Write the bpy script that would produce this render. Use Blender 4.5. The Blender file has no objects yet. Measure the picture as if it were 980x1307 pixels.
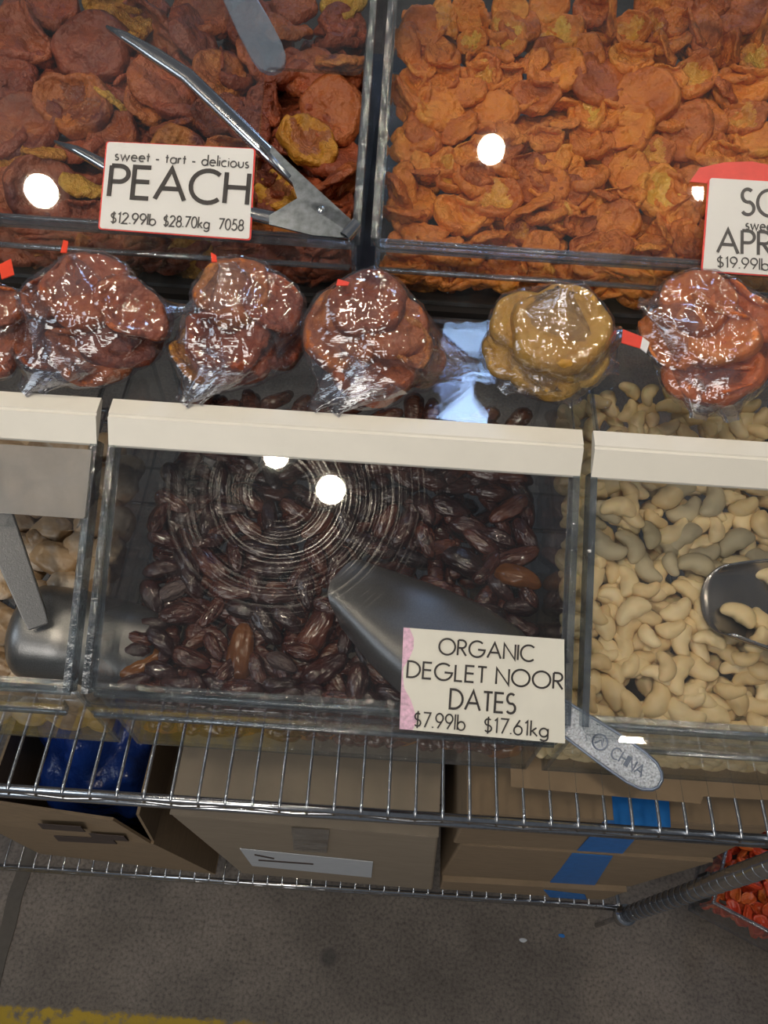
import bpy, bmesh, math, random
import numpy as np
from mathutils import Vector, Matrix, noise
from mathutils.bvhtree import BVHTree
S = bpy.context.scene
COL = S.collection
# ------------------------------------------------------------------ camera
F = 970.0; PITCH = math.radians(56.6); ROLL = math.radians(3.8)
CAM = np.array([0., 0., 1.65])
fw = np.array([0, math.cos(PITCH), -math.sin(PITCH)]); rt0 = np.array([1., 0, 0]); dn0 = np.array([0, -math.sin(PITCH), -math.cos(PITCH)])
rt = rt0*math.cos(ROLL) - dn0*math.sin(ROLL)      # image x axis
dn = rt0*math.sin(ROLL) + dn0*math.cos(ROLL)      # image y axis (down)
cd = bpy.data.cameras.new('camera'); cam = bpy.data.objects.new('camera', cd); COL.objects.link(cam)
cd.sensor_fit = 'HORIZONTAL'; cd.sensor_width = 36.0; cd.lens = F/980*36.0; cd.clip_start = .02; cd.clip_end = 50
M3 = Matrix((tuple(rt), tuple(-dn), tuple(-fw))).transposed()
cam.matrix_world = Matrix.Translation(Vector(CAM)) @ M3.to_4x4()
S.camera = cam
# ------------------------------------------------------------------ world and lights
W = bpy.data.worlds.new('hall_light'); S.world = W; W.use_nodes = True
bgn = W.node_tree.nodes['Background']; bgn.inputs['Color'].default_value = (.80, .88, 1.0, 1); bgn.inputs['Strength'].default_value = .085
def area(name, loc, target, sx, sy, power, col):
    l = bpy.data.lights.new(name, 'AREA'); l.shape = 'RECTANGLE'; l.size = sx; l.size_y = sy; l.energy = power; l.color = col
    o = bpy.data.objects.new(name, l); COL.objects.link(o); o.location = loc
    o.rotation_euler = (Vector(target)-Vector(loc)).to_track_quat('-Z', 'Y').to_euler(); return o
area('front_fill_light', (-.9, -2.4, 2.9), (0, .35, .9), 1.6, 1.0, 22, (1, .95, .88))  # added soft fill from behind the camera, not an actual panel
area('daylight_window_light', (.42, 3.1, 3.75), (0, .4, 1.1), .34, .75, 12, (.42, .62, 1.0))
area('side_fill_light', (-2.8, -.6, 2.9), (0, .4, 1.1), 1.2, 1.2, 14, (.80, .90, 1.0))  # added soft fill from the left, no actual window
S.view_settings.view_transform = 'Standard'; S.view_settings.look = 'None'; S.view_settings.gamma = 1.0
S.view_settings.use_curve_mapping = False; S.view_settings.exposure = 0.30
S.cycles.transparent_max_bounces = 32; S.cycles.max_bounces = 10; S.cycles.caustics_reflective = False; S.cycles.caustics_refractive = False
# ------------------------------------------------------------------ pixel helpers (980x1307)
def ray(x, y): return fw + rt*((x-490)/F) + dn*((y-653.5)/F)
def atz(x, y, z): d = ray(x, y); return CAM + d*(z-1.65)/d[2]
def aty(x, y, Y): d = ray(x, y); return CAM + d*Y/d[1]
def atp(x, y, P0, n): d = ray(x, y); return CAM + d*(((np.array(P0)-CAM)@np.array(n))/(d@np.array(n)))
def nrm(v): v = np.array(v, float); return v/np.linalg.norm(v)
def pxy(P):
    p = np.array(P)-CAM; z = p@fw; return 490+F*(p@rt)/z, 653.5+F*(p@dn)/z
# ------------------------------------------------------------------ materials
def mat(name): m = bpy.data.materials.new(name); m.use_nodes = True; return m, m.node_tree.nodes, m.node_tree.links, m.node_tree.nodes['Principled BSDF']
def noise_tex(N, L, scale, detail=4, rough=.55, coord='Object', stretch=None):
    tc = N.new('ShaderNodeTexCoord'); t = N.new('ShaderNodeTexNoise'); t.inputs['Scale'].default_value = scale; t.inputs['Detail'].default_value = detail; t.inputs['Roughness'].default_value = rough
    if stretch:
        mp = N.new('ShaderNodeMapping'); mp.inputs['Scale'].default_value = stretch; L.new(tc.outputs[coord], mp.inputs[0]); L.new(mp.outputs[0], t.inputs['Vector'])
    else: L.new(tc.outputs[coord], t.inputs['Vector'])
    return t
def ramp(N, L, src, stops):
    r = N.new('ShaderNodeValToRGB'); e = r.color_ramp.elements
    while len(e) < len(stops): e.new(.5)
    for i, (p, c) in enumerate(stops): e[i].position = p; e[i].color = (c[0], c[1], c[2], 1)
    L.new(src, r.inputs[0]); return r
def bump(N, L, src, strength, dist, bsdf, prev=None):
    b = N.new('ShaderNodeBump'); b.inputs['Strength'].default_value = strength; b.inputs['Distance'].default_value = dist
    L.new(src, b.inputs['Height'])
    if prev: L.new(prev.outputs[0], b.inputs['Normal'])
    L.new(b.outputs[0], bsdf.inputs['Normal']); return b
def plain(name, col, rough=.5, metal=0, nscale=60, nb=.15, var=.12, dist=.001, spec=.5, coat=0, coord='Object', stretch=None):
    m, N, L, b = mat(name)
    t = noise_tex(N, L, nscale, coord=coord, stretch=stretch)
    r = ramp(N, L, t.outputs[0], [(.25, [c*(1-var) for c in col]), (.75, [min(1, c*(1+var)) for c in col])])
    L.new(r.outputs[0], b.inputs['Base Color']); b.inputs['Roughness'].default_value = rough; b.inputs['Metallic'].default_value = metal
    b.inputs['Specular IOR Level'].default_value = spec; b.inputs['Coat Weight'].default_value = coat; b.inputs['Coat Roughness'].default_value = .1
    if nb: bump(N, L, t.outputs[0], nb, dist, b)
    return m
def clear(name, tint=(.97, .98, .98), f0=.04, rough=.02, haze=.03, hazecol=(.8, .82, .85), bumpamt=0, bscale=40, bstretch=None, scratch=False, hscale=30, hazevar=True):
    m, N, L, b = mat(name); N.remove(b); out = N['Material Output']
    tr = N.new('ShaderNodeBsdfTransparent'); tr.inputs[0].default_value = (*tint, 1)
    gl = N.new('ShaderNodeBsdfGlossy'); gl.inputs['Roughness'].default_value = rough; gl.inputs['Color'].default_value = (1, 1, 1, 1)
    lw = N.new('ShaderNodeLayerWeight'); lw.inputs['Blend'].default_value = .5
    pw = N.new('ShaderNodeMath'); pw.operation = 'POWER'; pw.inputs[1].default_value = 5.5; L.new(lw.outputs['Facing'], pw.inputs[0])
    mr = N.new('ShaderNodeMapRange'); mr.inputs['To Min'].default_value = f0; mr.inputs['To Max'].default_value = 1; L.new(pw.outputs[0], mr.inputs[0])
    mx = N.new('ShaderNodeMixShader'); L.new(mr.outputs[0], mx.inputs[0]); L.new(tr.outputs[0], mx.inputs[1]); L.new(gl.outputs[0], mx.inputs[2])
    df = N.new('ShaderNodeBsdfDiffuse'); df.inputs[0].default_value = (*hazecol, 1)
    m2 = N.new('ShaderNodeMixShader'); L.new(mx.outputs[0], m2.inputs[1]); L.new(df.outputs[0], m2.inputs[2])
    t = noise_tex(N, L, hscale, detail=6, rough=.7)
    hz = N.new('ShaderNodeMapRange'); hz.inputs['From Min'].default_value = .42; hz.inputs['From Max'].default_value = .75
    hz.inputs['To Min'].default_value = haze*(.4 if hazevar else .85); hz.inputs['To Max'].default_value = haze*(2.4 if hazevar else 1.3); L.new(t.outputs[0], hz.inputs[0]); L.new(hz.outputs[0], m2.inputs[0])
    last = m2
    if bumpamt:
        nt = noise_tex(N, L, bscale, detail=5, stretch=bstretch); bp = N.new('ShaderNodeBump'); bp.inputs['Strength'].default_value = bumpamt; bp.inputs['Distance'].default_value = .004
        L.new(nt.outputs[0], bp.inputs['Height']); L.new(bp.outputs[0], gl.inputs['Normal'])
    if scratch:      # scratches drawn as rings, imitating the glint arcs round the lamp's reflection
        tc = N.new('ShaderNodeTexCoord'); mp = N.new('ShaderNodeMapping'); mp.inputs['Location'].default_value = scratch; L.new(tc.outputs['Object'], mp.inputs[0])
        wob = noise_tex(N, L, 9, detail=1); l0 = N.new('ShaderNodeVectorMath'); l0.operation = 'LENGTH'; L.new(mp.outputs[0], l0.inputs[0])
        wa = N.new('ShaderNodeMath'); wa.operation = 'MULTIPLY_ADD'; L.new(wob.outputs[0], wa.inputs[0]); wa.inputs[1].default_value = .012; L.new(l0.outputs['Value'], wa.inputs[2])
        wv = N.new('ShaderNodeTexNoise'); wv.noise_dimensions = '1D'; wv.inputs['Scale'].default_value = 430; wv.inputs['Detail'].default_value = 3; wv.inputs['Roughness'].default_value = .7; L.new(wa.outputs[0], wv.inputs['W'])
        sx = N.new('ShaderNodeMapRange'); sx.inputs['From Min'].default_value = .54; sx.inputs['From Max'].default_value = .70; sx.inputs['To Min'].default_value = 0; sx.inputs["To Max"].default_value = .17; L.new(wv.outputs[0], sx.inputs[0])
        n2 = noise_tex(N, L, 34, detail=5, rough=.7); ms = N.new('ShaderNodeMapRange'); ms.inputs['From Min'].default_value = .42; ms.inputs['From Max'].default_value = .60; L.new(n2.outputs[0], ms.inputs[0])
        ln = N.new('ShaderNodeVectorMath'); ln.operation = 'LENGTH'; L.new(mp.outputs[0], ln.inputs[0])
        fr = N.new('ShaderNodeMapRange'); fr.inputs['From Min'].default_value = .03; fr.inputs['From Max'].default_value = .14; fr.inputs['To Min'].default_value = 1.0; fr.inputs['To Max'].default_value = 0.0; L.new(ln.outputs['Value'], fr.inputs[0])
        mm = N.new('ShaderNodeMath'); mm.operation = 'MULTIPLY'; L.new(sx.outputs[0], mm.inputs[0]); L.new(ms.outputs[0], mm.inputs[1])
        f2 = N.new('ShaderNodeMapRange'); f2.inputs['From Min'].default_value = .012; f2.inputs['From Max'].default_value = .05; L.new(ln.outputs['Value'], f2.inputs[0]); m9 = N.new('ShaderNodeMath'); m9.operation = 'MULTIPLY'; L.new(mm.outputs[0], m9.inputs[0]); L.new(f2.outputs[0], m9.inputs[1])
        m3 = N.new('ShaderNodeMath'); m3.operation = 'MULTIPLY'; L.new(m9.outputs[0], m3.inputs[0]); L.new(fr.outputs[0], m3.inputs[1])
        g2 = N.new('ShaderNodeBsdfGlossy'); g2.inputs['Roughness'].default_value = .30
        mxs = N.new('ShaderNodeMixShader'); L.new(m3.outputs[0], mxs.inputs[0]); L.new(m2.outputs[0], mxs.inputs[1]); L.new(g2.outputs[0], mxs.inputs[2]); last = mxs
    L.new(last.outputs[0], out.inputs['Surface']); return m
def fruit(name, stops, rough=.38, sss=.12, bs=90, bst=.5, spec=.5, fine=260, coat=.0, patch=None, stretch=None, patchlo=.52, bdist=.003, bdet=2):
    """stops: colour ramp over object random + noise"""
    m, N, L, b = mat(name)
    oi = N.new('ShaderNodeObjectInfo'); tc = N.new('ShaderNodeTexCoord')
    ad = N.new('ShaderNodeVectorMath'); ad.operation = 'ADD'; sc = N.new('ShaderNodeVectorMath'); sc.operation = 'SCALE'
    cb = N.new('ShaderNodeCombineXYZ'); 
    for i in range(3): L.new(oi.outputs['Random'], cb.inputs[i])
    L.new(cb.outputs[0], sc.inputs[0]); sc.inputs['Scale'].default_value = 7.3; L.new(tc.outputs['Object'], ad.inputs[0]); L.new(sc.outputs[0], ad.inputs[1])
    t = N.new('ShaderNodeTexNoise'); t.inputs['Scale'].default_value = bs*.45; t.inputs['Detail'].default_value = 5; L.new(ad.outputs[0], t.inputs['Vector'])
    mx = N.new('ShaderNodeMath'); mx.operation = 'MULTIPLY_ADD'; L.new(t.outputs[0], mx.inputs[0]); mx.inputs[1].default_value = .9; 
    m0 = N.new('ShaderNodeMath'); m0.operation = 'MULTIPLY_ADD'; L.new(oi.outputs['Random'], m0.inputs[0]); m0.inputs[1].default_value = .55; m0.inputs[2].default_value = -.22; L.new(m0.outputs[0], mx.inputs[2])
    r = ramp(N, L, mx.outputs[0], stops); colr = r.outputs[0]
    if patch:
        t3 = N.new('ShaderNodeTexNoise'); t3.inputs['Scale'].default_value = 30; t3.inputs['Detail'].default_value = 3; L.new(ad.outputs[0], t3.inputs['Vector'])
        pr = N.new('ShaderNodeMapRange'); pr.inputs['From Min'].default_value = patchlo; pr.inputs['From Max'].default_value = patchlo+.14; L.new(t3.outputs[0], pr.inputs[0])
        mc = N.new('ShaderNodeMix'); mc.data_type = 'RGBA'; L.new(pr.outputs[0], mc.inputs['Factor']); L.new(colr, mc.inputs['A']); mc.inputs['B'].default_value = (*patch, 1); colr = mc.outputs['Result']
    L.new(colr, b.inputs['Base Color']); b.inputs['Roughness'].default_value = rough; b.inputs['Specular IOR Level'].default_value = spec
    b.inputs['Coat Weight'].default_value = coat; b.inputs['Coat Roughness'].default_value = .10
    if sss: b.inputs['Subsurface Weight'].default_value = sss; b.inputs['Subsurface Radius'].default_value = (.010, .004, .0015); b.inputs['Subsurface Scale'].default_value = .6
    t2 = N.new('ShaderNodeTexNoise'); t2.inputs['Scale'].default_value = bs*1.5; t2.inputs['Detail'].default_value = bdet; t2.inputs['Roughness'].default_value = .5
    if stretch:
        mp = N.new('ShaderNodeMapping'); mp.inputs['Scale'].default_value = stretch; L.new(ad.outputs[0], mp.inputs[0]); L.new(mp.outputs[0], t2.inputs['Vector'])
    else: L.new(ad.outputs[0], t2.inputs['Vector'])
    p = bump(N, L, t2.outputs[0], bst, bdist, b)
    t4 = N.new('ShaderNodeTexNoise'); t4.inputs['Scale'].default_value = fine*3; L.new(ad.outputs[0], t4.inputs['Vector']); bump(N, L, t4.outputs[0], .25, .0003, b, p)
    return m
M = {}
M['acrylic'] = clear('clear_acrylic', tint=(.965, .975, .975), f0=.035, haze=.008)
M['acrylic_lid'] = clear('acrylic_lid', tint=(.95, .955, .955), f0=.04, haze=.008, hscale=14)
M['acrylic_scratched'] = clear('acrylic_scratched', tint=(.90, .90, .90), f0=.04, haze=.004, hscale=18, scratch=(.085, -.345, -1.15))
M['acrylic_edge'] = clear('acrylic_edge', tint=(.55, .60, .63), f0=.16, rough=.10, haze=.045, hazecol=(.80, .85, .95), bumpamt=.4, bscale=120)
M['frosted'] = clear('frosted_plastic', tint=(.75, .74, .73), f0=.10, rough=.30, haze=.28, hazecol=(.62, .58, .54), hscale=9, hazevar=False)
M['film'] = clear('bag_film', tint=(.90, .90, .93), f0=.13, rough=.07, haze=.02, hazecol=(.85, .86, .92), bumpamt=1.0, bscale=22, bstretch=(.35, 2.2, 1.2), hscale=60)
M['cream'] = plain('cream_plastic', (.80, .77, .70), .42, nscale=30, nb=.05, var=.03)
M['white_card'] = plain('card_white', (.74, .73, .71), .5, nscale=25, nb=.03, var=.03)
M['cream_card'] = plain('card_aged', (.72, .70, .62), .45, nscale=22, nb=.10, var=.06)
M['ink'] = plain('ink', (.035, .03, .03), .5, nb=0)
M['ink_grey'] = plain('ink_grey', (.075, .07, .07), .5, nb=0)
M['red_card'] = plain('card_red', (.75, .06, .05), .45, nb=0)
M['pink_card'] = plain('card_pink', (.70, .45, .58), .6, nscale=300, var=.3)
M['steel'] = plain('polished_steel', (.62, .63, .65), .16, 1, nscale=120, nb=.05, var=.1)
M['chrome'] = plain('chrome_wire', (.60, .61, .63), .20, 1, nscale=200, nb=.08, var=.15)
M['steel_dull'] = plain('spangled_steel', (.42, .46, .50), .28, 1, nscale=160, nb=.05, var=.35)
M['cast'] = plain('cast_aluminium', (.24, .24, .24), .33, .8, nscale=900, nb=.3, var=.15, dist=.0006)
M['scoop_steel'] = plain('scoop_steel', (.34, .32, .31), .24, .9, nscale=60, nb=.05, var=.12)
M['cast_handle'] = plain('pebbled_aluminium', (.46, .50, .56), .33, .85, nscale=620, nb=.9, var=.45, dist=.0012)
M['cast_rim'] = plain('blue_grey_rim', (.20, .24, .32), .35, .7, nscale=300, nb=.2)
M['clear_handle'] = clear('clear_handle', tint=(.62, .67, .74), f0=.16, rough=.18, haze=.20, hazecol=(.55, .66, .82), hscale=120, hazevar=False)
M['clear_scoop'] = clear('clear_scoop', tint=(.80, .78, .75), f0=.12, rough=.12, haze=.12, hazecol=(.6, .58, .55), hscale=40)
M['card_board'] = plain('cardboard', (.26, .185, .115), .85, nscale=40, nb=.15, var=.12, stretch=(1, 1, 4))
M['grey_board'] = plain('grey_cardboard', (.29, .235, .175), .85, nscale=30, nb=.1, var=.08, stretch=(1, 1, 4))
M['dark_board'] = plain('black_board', (.018, .016, .016), .5, nb=.05)
M['paper'] = plain('label_paper', (.55, .58, .62), .6, nb=0, var=.05)
M['print'] = plain('carton_print', (.07, .05, .045), .8, nb=0)
M['orange_print'] = plain('orange_print', (.55, .13, .04), .8, nb=0)
M['tape'] = plain('blue_tape', (.015, .16, .50), .45, nscale=80, nb=.3, var=.15)
M['tape_red'] = plain('red_tape', (.85, .07, .03), .4, nb=0)
M['tape_white'] = plain('white_tape', (.8, .78, .78), .4, nb=0)
M['blue_bag'] = plain('blue_plastic_bag', (.01, .04, .22), .25, nscale=30, nb=.6, dist=.01, var=.3)
M['rubber'] = plain('black_rubber', (.02, .02, .02), .6, nb=0)
M['apricot'] = fruit('dried_apricot', [(.10, (.26, .052, .010)), (.38, (.53, .135, .018)), (.70, (.74, .238, .028)), (1., (.80, .37, .05))], .50, .12, 80, .9, bdist=.006, bdet=3)
M['apricot_core'] = fruit('dried_apricot_core', [(.15, (.42, .12, .015)), (.5, (.70, .32, .04)), (.9, (.80, .50, .08))], .30, .15, 150, .9)
M['peach'] = fruit('dried_peach', [(.08, (.10, .020, .012)), (.38, (.30, .070, .020)), (.62, (.44, .13, .025)), (1., (.55, .25, .04))], .48, .10, 60, 1.0, bdist=.007, bdet=3, patch=(.13, .025, .02), patchlo=.55)
M['peach_yellow'] = fruit('dried_peach_yellow', [(.1, (.38, .12, .015)), (.5, (.56, .26, .025)), (.9, (.62, .38, .05))], .48, .12, 70, 1.0, bdist=.007, bdet=3, patch=(.35, .16, .02), patchlo=.58)
M['peach_red'] = fruit('dried_peach_red', [(.1, (.15, .03, .016)), (.5, (.34, .075, .025)), (.9, (.42, .12, .03))], .48, .10, 60, 1.0, bdist=.007, bdet=3)
M['peach_core'] = fruit('peach_pit_hollow', [(.1, (.07, .016, .012)), (.5, (.22, .055, .022)), (.9, (.40, .14, .03))], .32, 0, 150, 1.)
M['peach_core_pale'] = fruit('peach_pit_hollow_pale', [(.1, (.25, .07, .03)), (.5, (.38, .13, .04)), (.9, (.45, .18, .05))], .35, 0, 150, 1.)
M['date'] = fruit('date_skin', [(.05, (.014, .004, .003)), (.40, (.042, .009, .006)), (.70, (.095, .022, .010)), (1., (.20, .055, .014))], .22, 0, 120, 1.0, spec=.8, coat=.6, bdist=.004, stretch=(.35, 1, 1))
M['date_amber'] = fruit('date_skin_amber', [(.1, (.16, .05, .010)), (.5, (.27, .095, .016)), (.9, (.36, .15, .03))], .22, .08, 90, .5, coat=.4, stretch=(.35, 1, 1))
M['date_grey'] = fruit('date_skin_sugared', [(.1, (.06, .035, .03)), (.5, (.11, .07, .065)), (.9, (.17, .12, .11))], .38, 0, 130, 1., stretch=(.35, 1, 1))
M['cashew'] = fruit('cashew', [(.05, (.60, .42, .20)), (.45, (.76, .57, .30)), (.85, (.84, .67, .40))], .38, .12, 60, .25, spec=.4)
M['cashew_shaded'] = fruit('cashew_shadowy', [(.1, (.42, .35, .21)), (.5, (.50, .42, .27)), (.9, (.58, .48, .32))], .5, .05, 60, .3, spec=.35)  # cashews lying in shade, the shade put into their colour
M['ginger'] = fruit('candied_ginger', [(.1, (.27, .165, .085)), (.5, (.42, .275, .15)), (.85, (.56, .42, .28))], .34, 0, 45, .8, patch=(.60, .50, .40), patchlo=.50)
M['yellow_fruit'] = fruit('yellow_pear', [(.1, (.42, .20, .03)), (.5, (.60, .33, .05)), (.9, (.68, .43, .09))], .46, .15, 60, .9, bdist=.006, bdet=4)
M['orange_fruit'] = fruit('orange_red_fruit', [(.1, (.42, .08, .025)), (.5, (.62, .15, .035)), (.9, (.68, .22, .05))], .46, .15, 70, .9, bdist=.006, bdet=4)
M['red_fruit'] = fruit('red_fruit', [(.1, (.42, .03, .015)), (.5, (.60, .07, .02)), (.9, (.70, .20, .04))], .30, .12, 70, .6)
# concrete floor with a worn painted line
def floor_mat():
    m, N, L, b = mat('concrete_floor')
    t = noise_tex(N, L, 3, 8, .65); r = ramp(N, L, t.outputs[0], [(.30, (.085, .071, .061)), (.50, (.155, .131, .112)), (.70, (.25, .21, .178))])
    t2 = noise_tex(N, L, 160, 3, .6); r2 = ramp(N, L, t2.outputs[0], [(.30, (.55, .55, .55)), (.5, (1, 1, 1)), (.72, (1.25, 1.25, 1.25))])
    mu = N.new('ShaderNodeMix'); mu.data_type = 'RGBA'; mu.blend_type = 'MULTIPLY'; mu.inputs['Factor'].default_value = 1; L.new(r.outputs[0], mu.inputs['A']); L.new(r2.outputs[0], mu.inputs['B'])
    tc = N.new('ShaderNodeTexCoord'); sp = N.new('ShaderNodeSeparateXYZ'); L.new(tc.outputs['Object'], sp.inputs[0])
    wn = noise_tex(N, L, 40, 5, .7)
    a1 = N.new('ShaderNodeMath'); a1.operation = 'MULTIPLY_ADD'; L.new(wn.outputs[0], a1.inputs[0]); a1.inputs[1].default_value = .03; L.new(sp.outputs['Y'], a1.inputs[2])
    e = N.new('ShaderNodeMapRange'); e.inputs['From Min'].default_value = -.008; e.inputs['From Max'].default_value = -.014; L.new(a1.outputs[0], e.inputs[0])
    e2 = N.new('ShaderNodeMapRange'); e2.inputs['From Min'].default_value = -.13; e2.inputs['From Max'].default_value = -.11; L.new(sp.outputs['Y'], e2.inputs[0])
    e3 = N.new('ShaderNodeMapRange'); e3.inputs['From Min'].default_value = -.10; e3.inputs['From Max'].default_value = -.24; L.new(sp.outputs['X'], e3.inputs[0])
    wr = N.new('ShaderNodeMapRange'); wr.inputs['From Min'].default_value = .66; wr.inputs['From Max'].default_value = .50; L.new(wn.outputs[0], wr.inputs[0])
    k = e.outputs[0]
    for q in (e2, e3, wr):
        mm = N.new('ShaderNodeMath'); mm.operation = 'MULTIPLY'; L.new(k, mm.inputs[0]); L.new(q.outputs[0], mm.inputs[1]); k = mm.outputs[0]
    mc = N.new('ShaderNodeMix'); mc.data_type = 'RGBA'; L.new(k, mc.inputs['Factor']); L.new(mu.outputs['Result'], mc.inputs['A']); mc.inputs['B'].default_value = (.42, .28, .02, 1)
    # a round dark spot
    vd = N.new('ShaderNodeVectorMath'); vd.operation = 'DISTANCE'; L.new(tc.outputs['Object'], vd.inputs[0]); vd.inputs[1].default_value = (-.048, .083, 0)
    sm = N.new('ShaderNodeMapRange'); sm.inputs['From Min'].default_value = .020; sm.inputs['From Max'].default_value = .011; sm.inputs['To Max'].default_value = .6; L.new(vd.outputs['Value'], sm.inputs[0])
    mo = N.new('ShaderNodeMix'); mo.data_type = 'RGBA'; L.new(sm.outputs[0], mo.inputs['Factor']); L.new(mc.outputs['Result'], mo.inputs['A']); mo.inputs['B'].default_value = (.03, .03, .03, 1)
    L.new(mo.outputs['Result'], b.inputs['Base Color']); b.inputs['Roughness'].default_value = .75
    p = bump(N, L, t2.outputs[0], .5, .002, b); bump(N, L, t.outputs[0], .3, .01, b, p); return m
M['floor'] = floor_mat()
# ------------------------------------------------------------------ object helpers
def mesh(name, V, Fc, m=None, smooth=False, mats=None, mi=None):
    me = bpy.data.meshes.new(name); me.from_pydata([tuple(map(float, v)) for v in V], [], Fc)
    for mm in (mats or ([m] if m else [])): me.materials.append(mm)
    if mi is not None: me.polygons.foreach_set('material_index', mi)
    if smooth: me.polygons.foreach_set('use_smooth', [True]*len(me.polygons))
    me.update(); return me
def link(name, me, parent=None, loc=None, rot=None):
    o = bpy.data.objects.new(name, me); COL.objects.link(o)
    if parent is not None:
        o.parent = parent; o.matrix_parent_inverse = Matrix.Translation(-Vector(wloc(parent)))
    if loc is not None: o.location = loc
    return o
def wloc(o):
    v = Vector(o.location)
    return v if o.parent is None else v       # parts carry world-space meshes at the origin
def thing(name, loc, label, cat, group=None):
    o = bpy.data.objects.new(name, None); COL.objects.link(o); o.location = loc; o.empty_display_size = .02; tag(o, label, cat, group); return o
def tag(o, label, cat, group=None, kind=None):
    o['label'] = label; o['category'] = cat
    if group: o['group'] = group
    if kind: o['kind'] = kind
    return o
def part(name, me, parent, label=None):
    """mesh has world-space vertices; parent may be an Empty somewhere or another part at world identity"""
    o = bpy.data.objects.new(name, me); COL.objects.link(o); o.parent = parent
    root = parent
    if parent.type == 'EMPTY': o.matrix_parent_inverse = Matrix.Translation(-Vector(parent.location))
    if label: o['label'] = label
    return o
class MB:
    def __init__(s): s.V = []; s.F = []; s.I = []
    def add(s, V, Fc, mi=0):
        b = len(s.V); s.V += [tuple(map(float, v)) for v in V]; s.F += [tuple(b+i for i in f) for f in Fc]; s.I += [mi]*len(Fc); return s
    def hexa(s, P, mi=0, mis=None):   # P: 8 corners bottom 0-3 ccw, top 4-7
        fs = [(0, 3, 2, 1), (4, 5, 6, 7), (0, 1, 5, 4), (1, 2, 6, 5), (2, 3, 7, 6), (3, 0, 4, 7)]
        b = len(s.V); s.V += [tuple(map(float, v)) for v in P]; s.F += [tuple(b+i for i in f) for f in fs]; s.I += (mis or [mi]*6); return s
    def box(s, a, b, mi=0, mis=None):
        (x0, y0, z0), (x1, y1, z1) = a, b
        return s.hexa([(x0, y0, z0), (x1, y0, z0), (x1, y1, z0), (x0, y1, z0), (x0, y0, z1), (x1, y0, z1), (x1, y1, z1), (x0, y1, z1)], mi, mis)
    def tube(s, pts, r, n=8, mi=0, cap=True):
        P = [np.array(p, float) for p in pts]; rs = r if hasattr(r, '__len__') else [r]*len(P); rings = []; up = None
        for i, p in enumerate(P):
            t = nrm((P[min(i+1, len(P)-1)]-P[max(i-1, 0)]))
            if up is None: up = np.array([0, 0, 1.]) if abs(t[2]) < .9 else np.array([1., 0, 0])
            a = nrm(np.cross(t, up)); b = np.cross(a, t); up = b
            rings.append([p+rs[i]*(a*math.cos(2*math.pi*k/n)+b*math.sin(2*math.pi*k/n)) for k in range(n)])
        V = [v for R_ in rings for v in R_]; Fc = []
        for i in range(len(P)-1):
            for k in range(n): Fc.append((i*n+k, i*n+(k+1) % n, (i+1)*n+(k+1) % n, (i+1)*n+k))
        if cap: Fc.append(tuple(range(n))[::-1]); Fc.append(tuple((len(P)-1)*n+k for k in range(n)))
        return s.add(V, Fc, mi)
    def prism(s, poly, n, h, mi=0, side=None):  # poly world pts, extruded by -n*h
        n = np.array(n)*h; k = len(poly); V = list(poly)+[np.array(p)-n for p in poly]
        Fc = [tuple(range(k)), tuple(range(2*k-1, k-1, -1))]
        s.add(V, Fc, mi); b = len(s.V)-2*k
        for i in range(k): s.F.append((b+i, b+k+i, b+k+(i+1) % k, b+(i+1) % k)); s.I.append(side if side is not None else mi)
        return s
    def me(s, name, mats, smooth=False):
        mats = mats if isinstance(mats, list) else [mats]
        me = mesh(name, s.V, s.F, mats=mats, mi=s.I, smooth=smooth)
        bm = bmesh.new(); bm.from_mesh(me); bmesh.ops.recalc_face_normals(bm, faces=bm.faces); bm.to_mesh(me); bm.free(); return me
def rounded(poly, rad, n=4):   # round the corners of a convex-ish 3d polygon; rad per corner
    out = []; k = len(poly)
    for i, p in enumerate(poly):
        p = np.array(p, float); a = np.array(poly[i-1], float)-p; b = np.array(poly[(i+1) % k], float)-p; r = rad[i] if hasattr(rad, '__len__') else rad
        if r <= 0: out.append(p); continue
        A = p+nrm(a)*r; B = p+nrm(b)*r
        for j in range(n+1):
            t = j/n; out.append((1-t)**2*A+2*t*(1-t)*p+t*t*B)
    return out
# ------------------------------------------------------------------ floor
mb = MB(); mb.box((-4, -3, -.08), (4, 5, 0)); fl = link('floor', mb.me('floor', M['floor'])); fl['kind'] = 'structure'
# expansion joint along the left
mb = MB(); rr = random.Random(3); pts = [(-.655+rr.uniform(-.004, .004), -.6+i*.05, .0012) for i in range(30)]
for i in range(29):
    a, b = pts[i], pts[i+1]; w = .014; mb.hexa([(a[0]-w, a[1], 0), (a[0]+w, a[1], 0), (b[0]+w, b[1], 0), (b[0]-w, b[1], 0), (a[0]-w, a[1], .0015), (a[0]+w, a[1], .0015), (b[0]+w, b[1], .0015), (b[0]-w, b[1], .0015)])
o = link('trim_1', mb.me('floor_joint_filler', plain('joint_filler', (.10, .088, .076), .9))); o['kind'] = 'structure'
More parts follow.
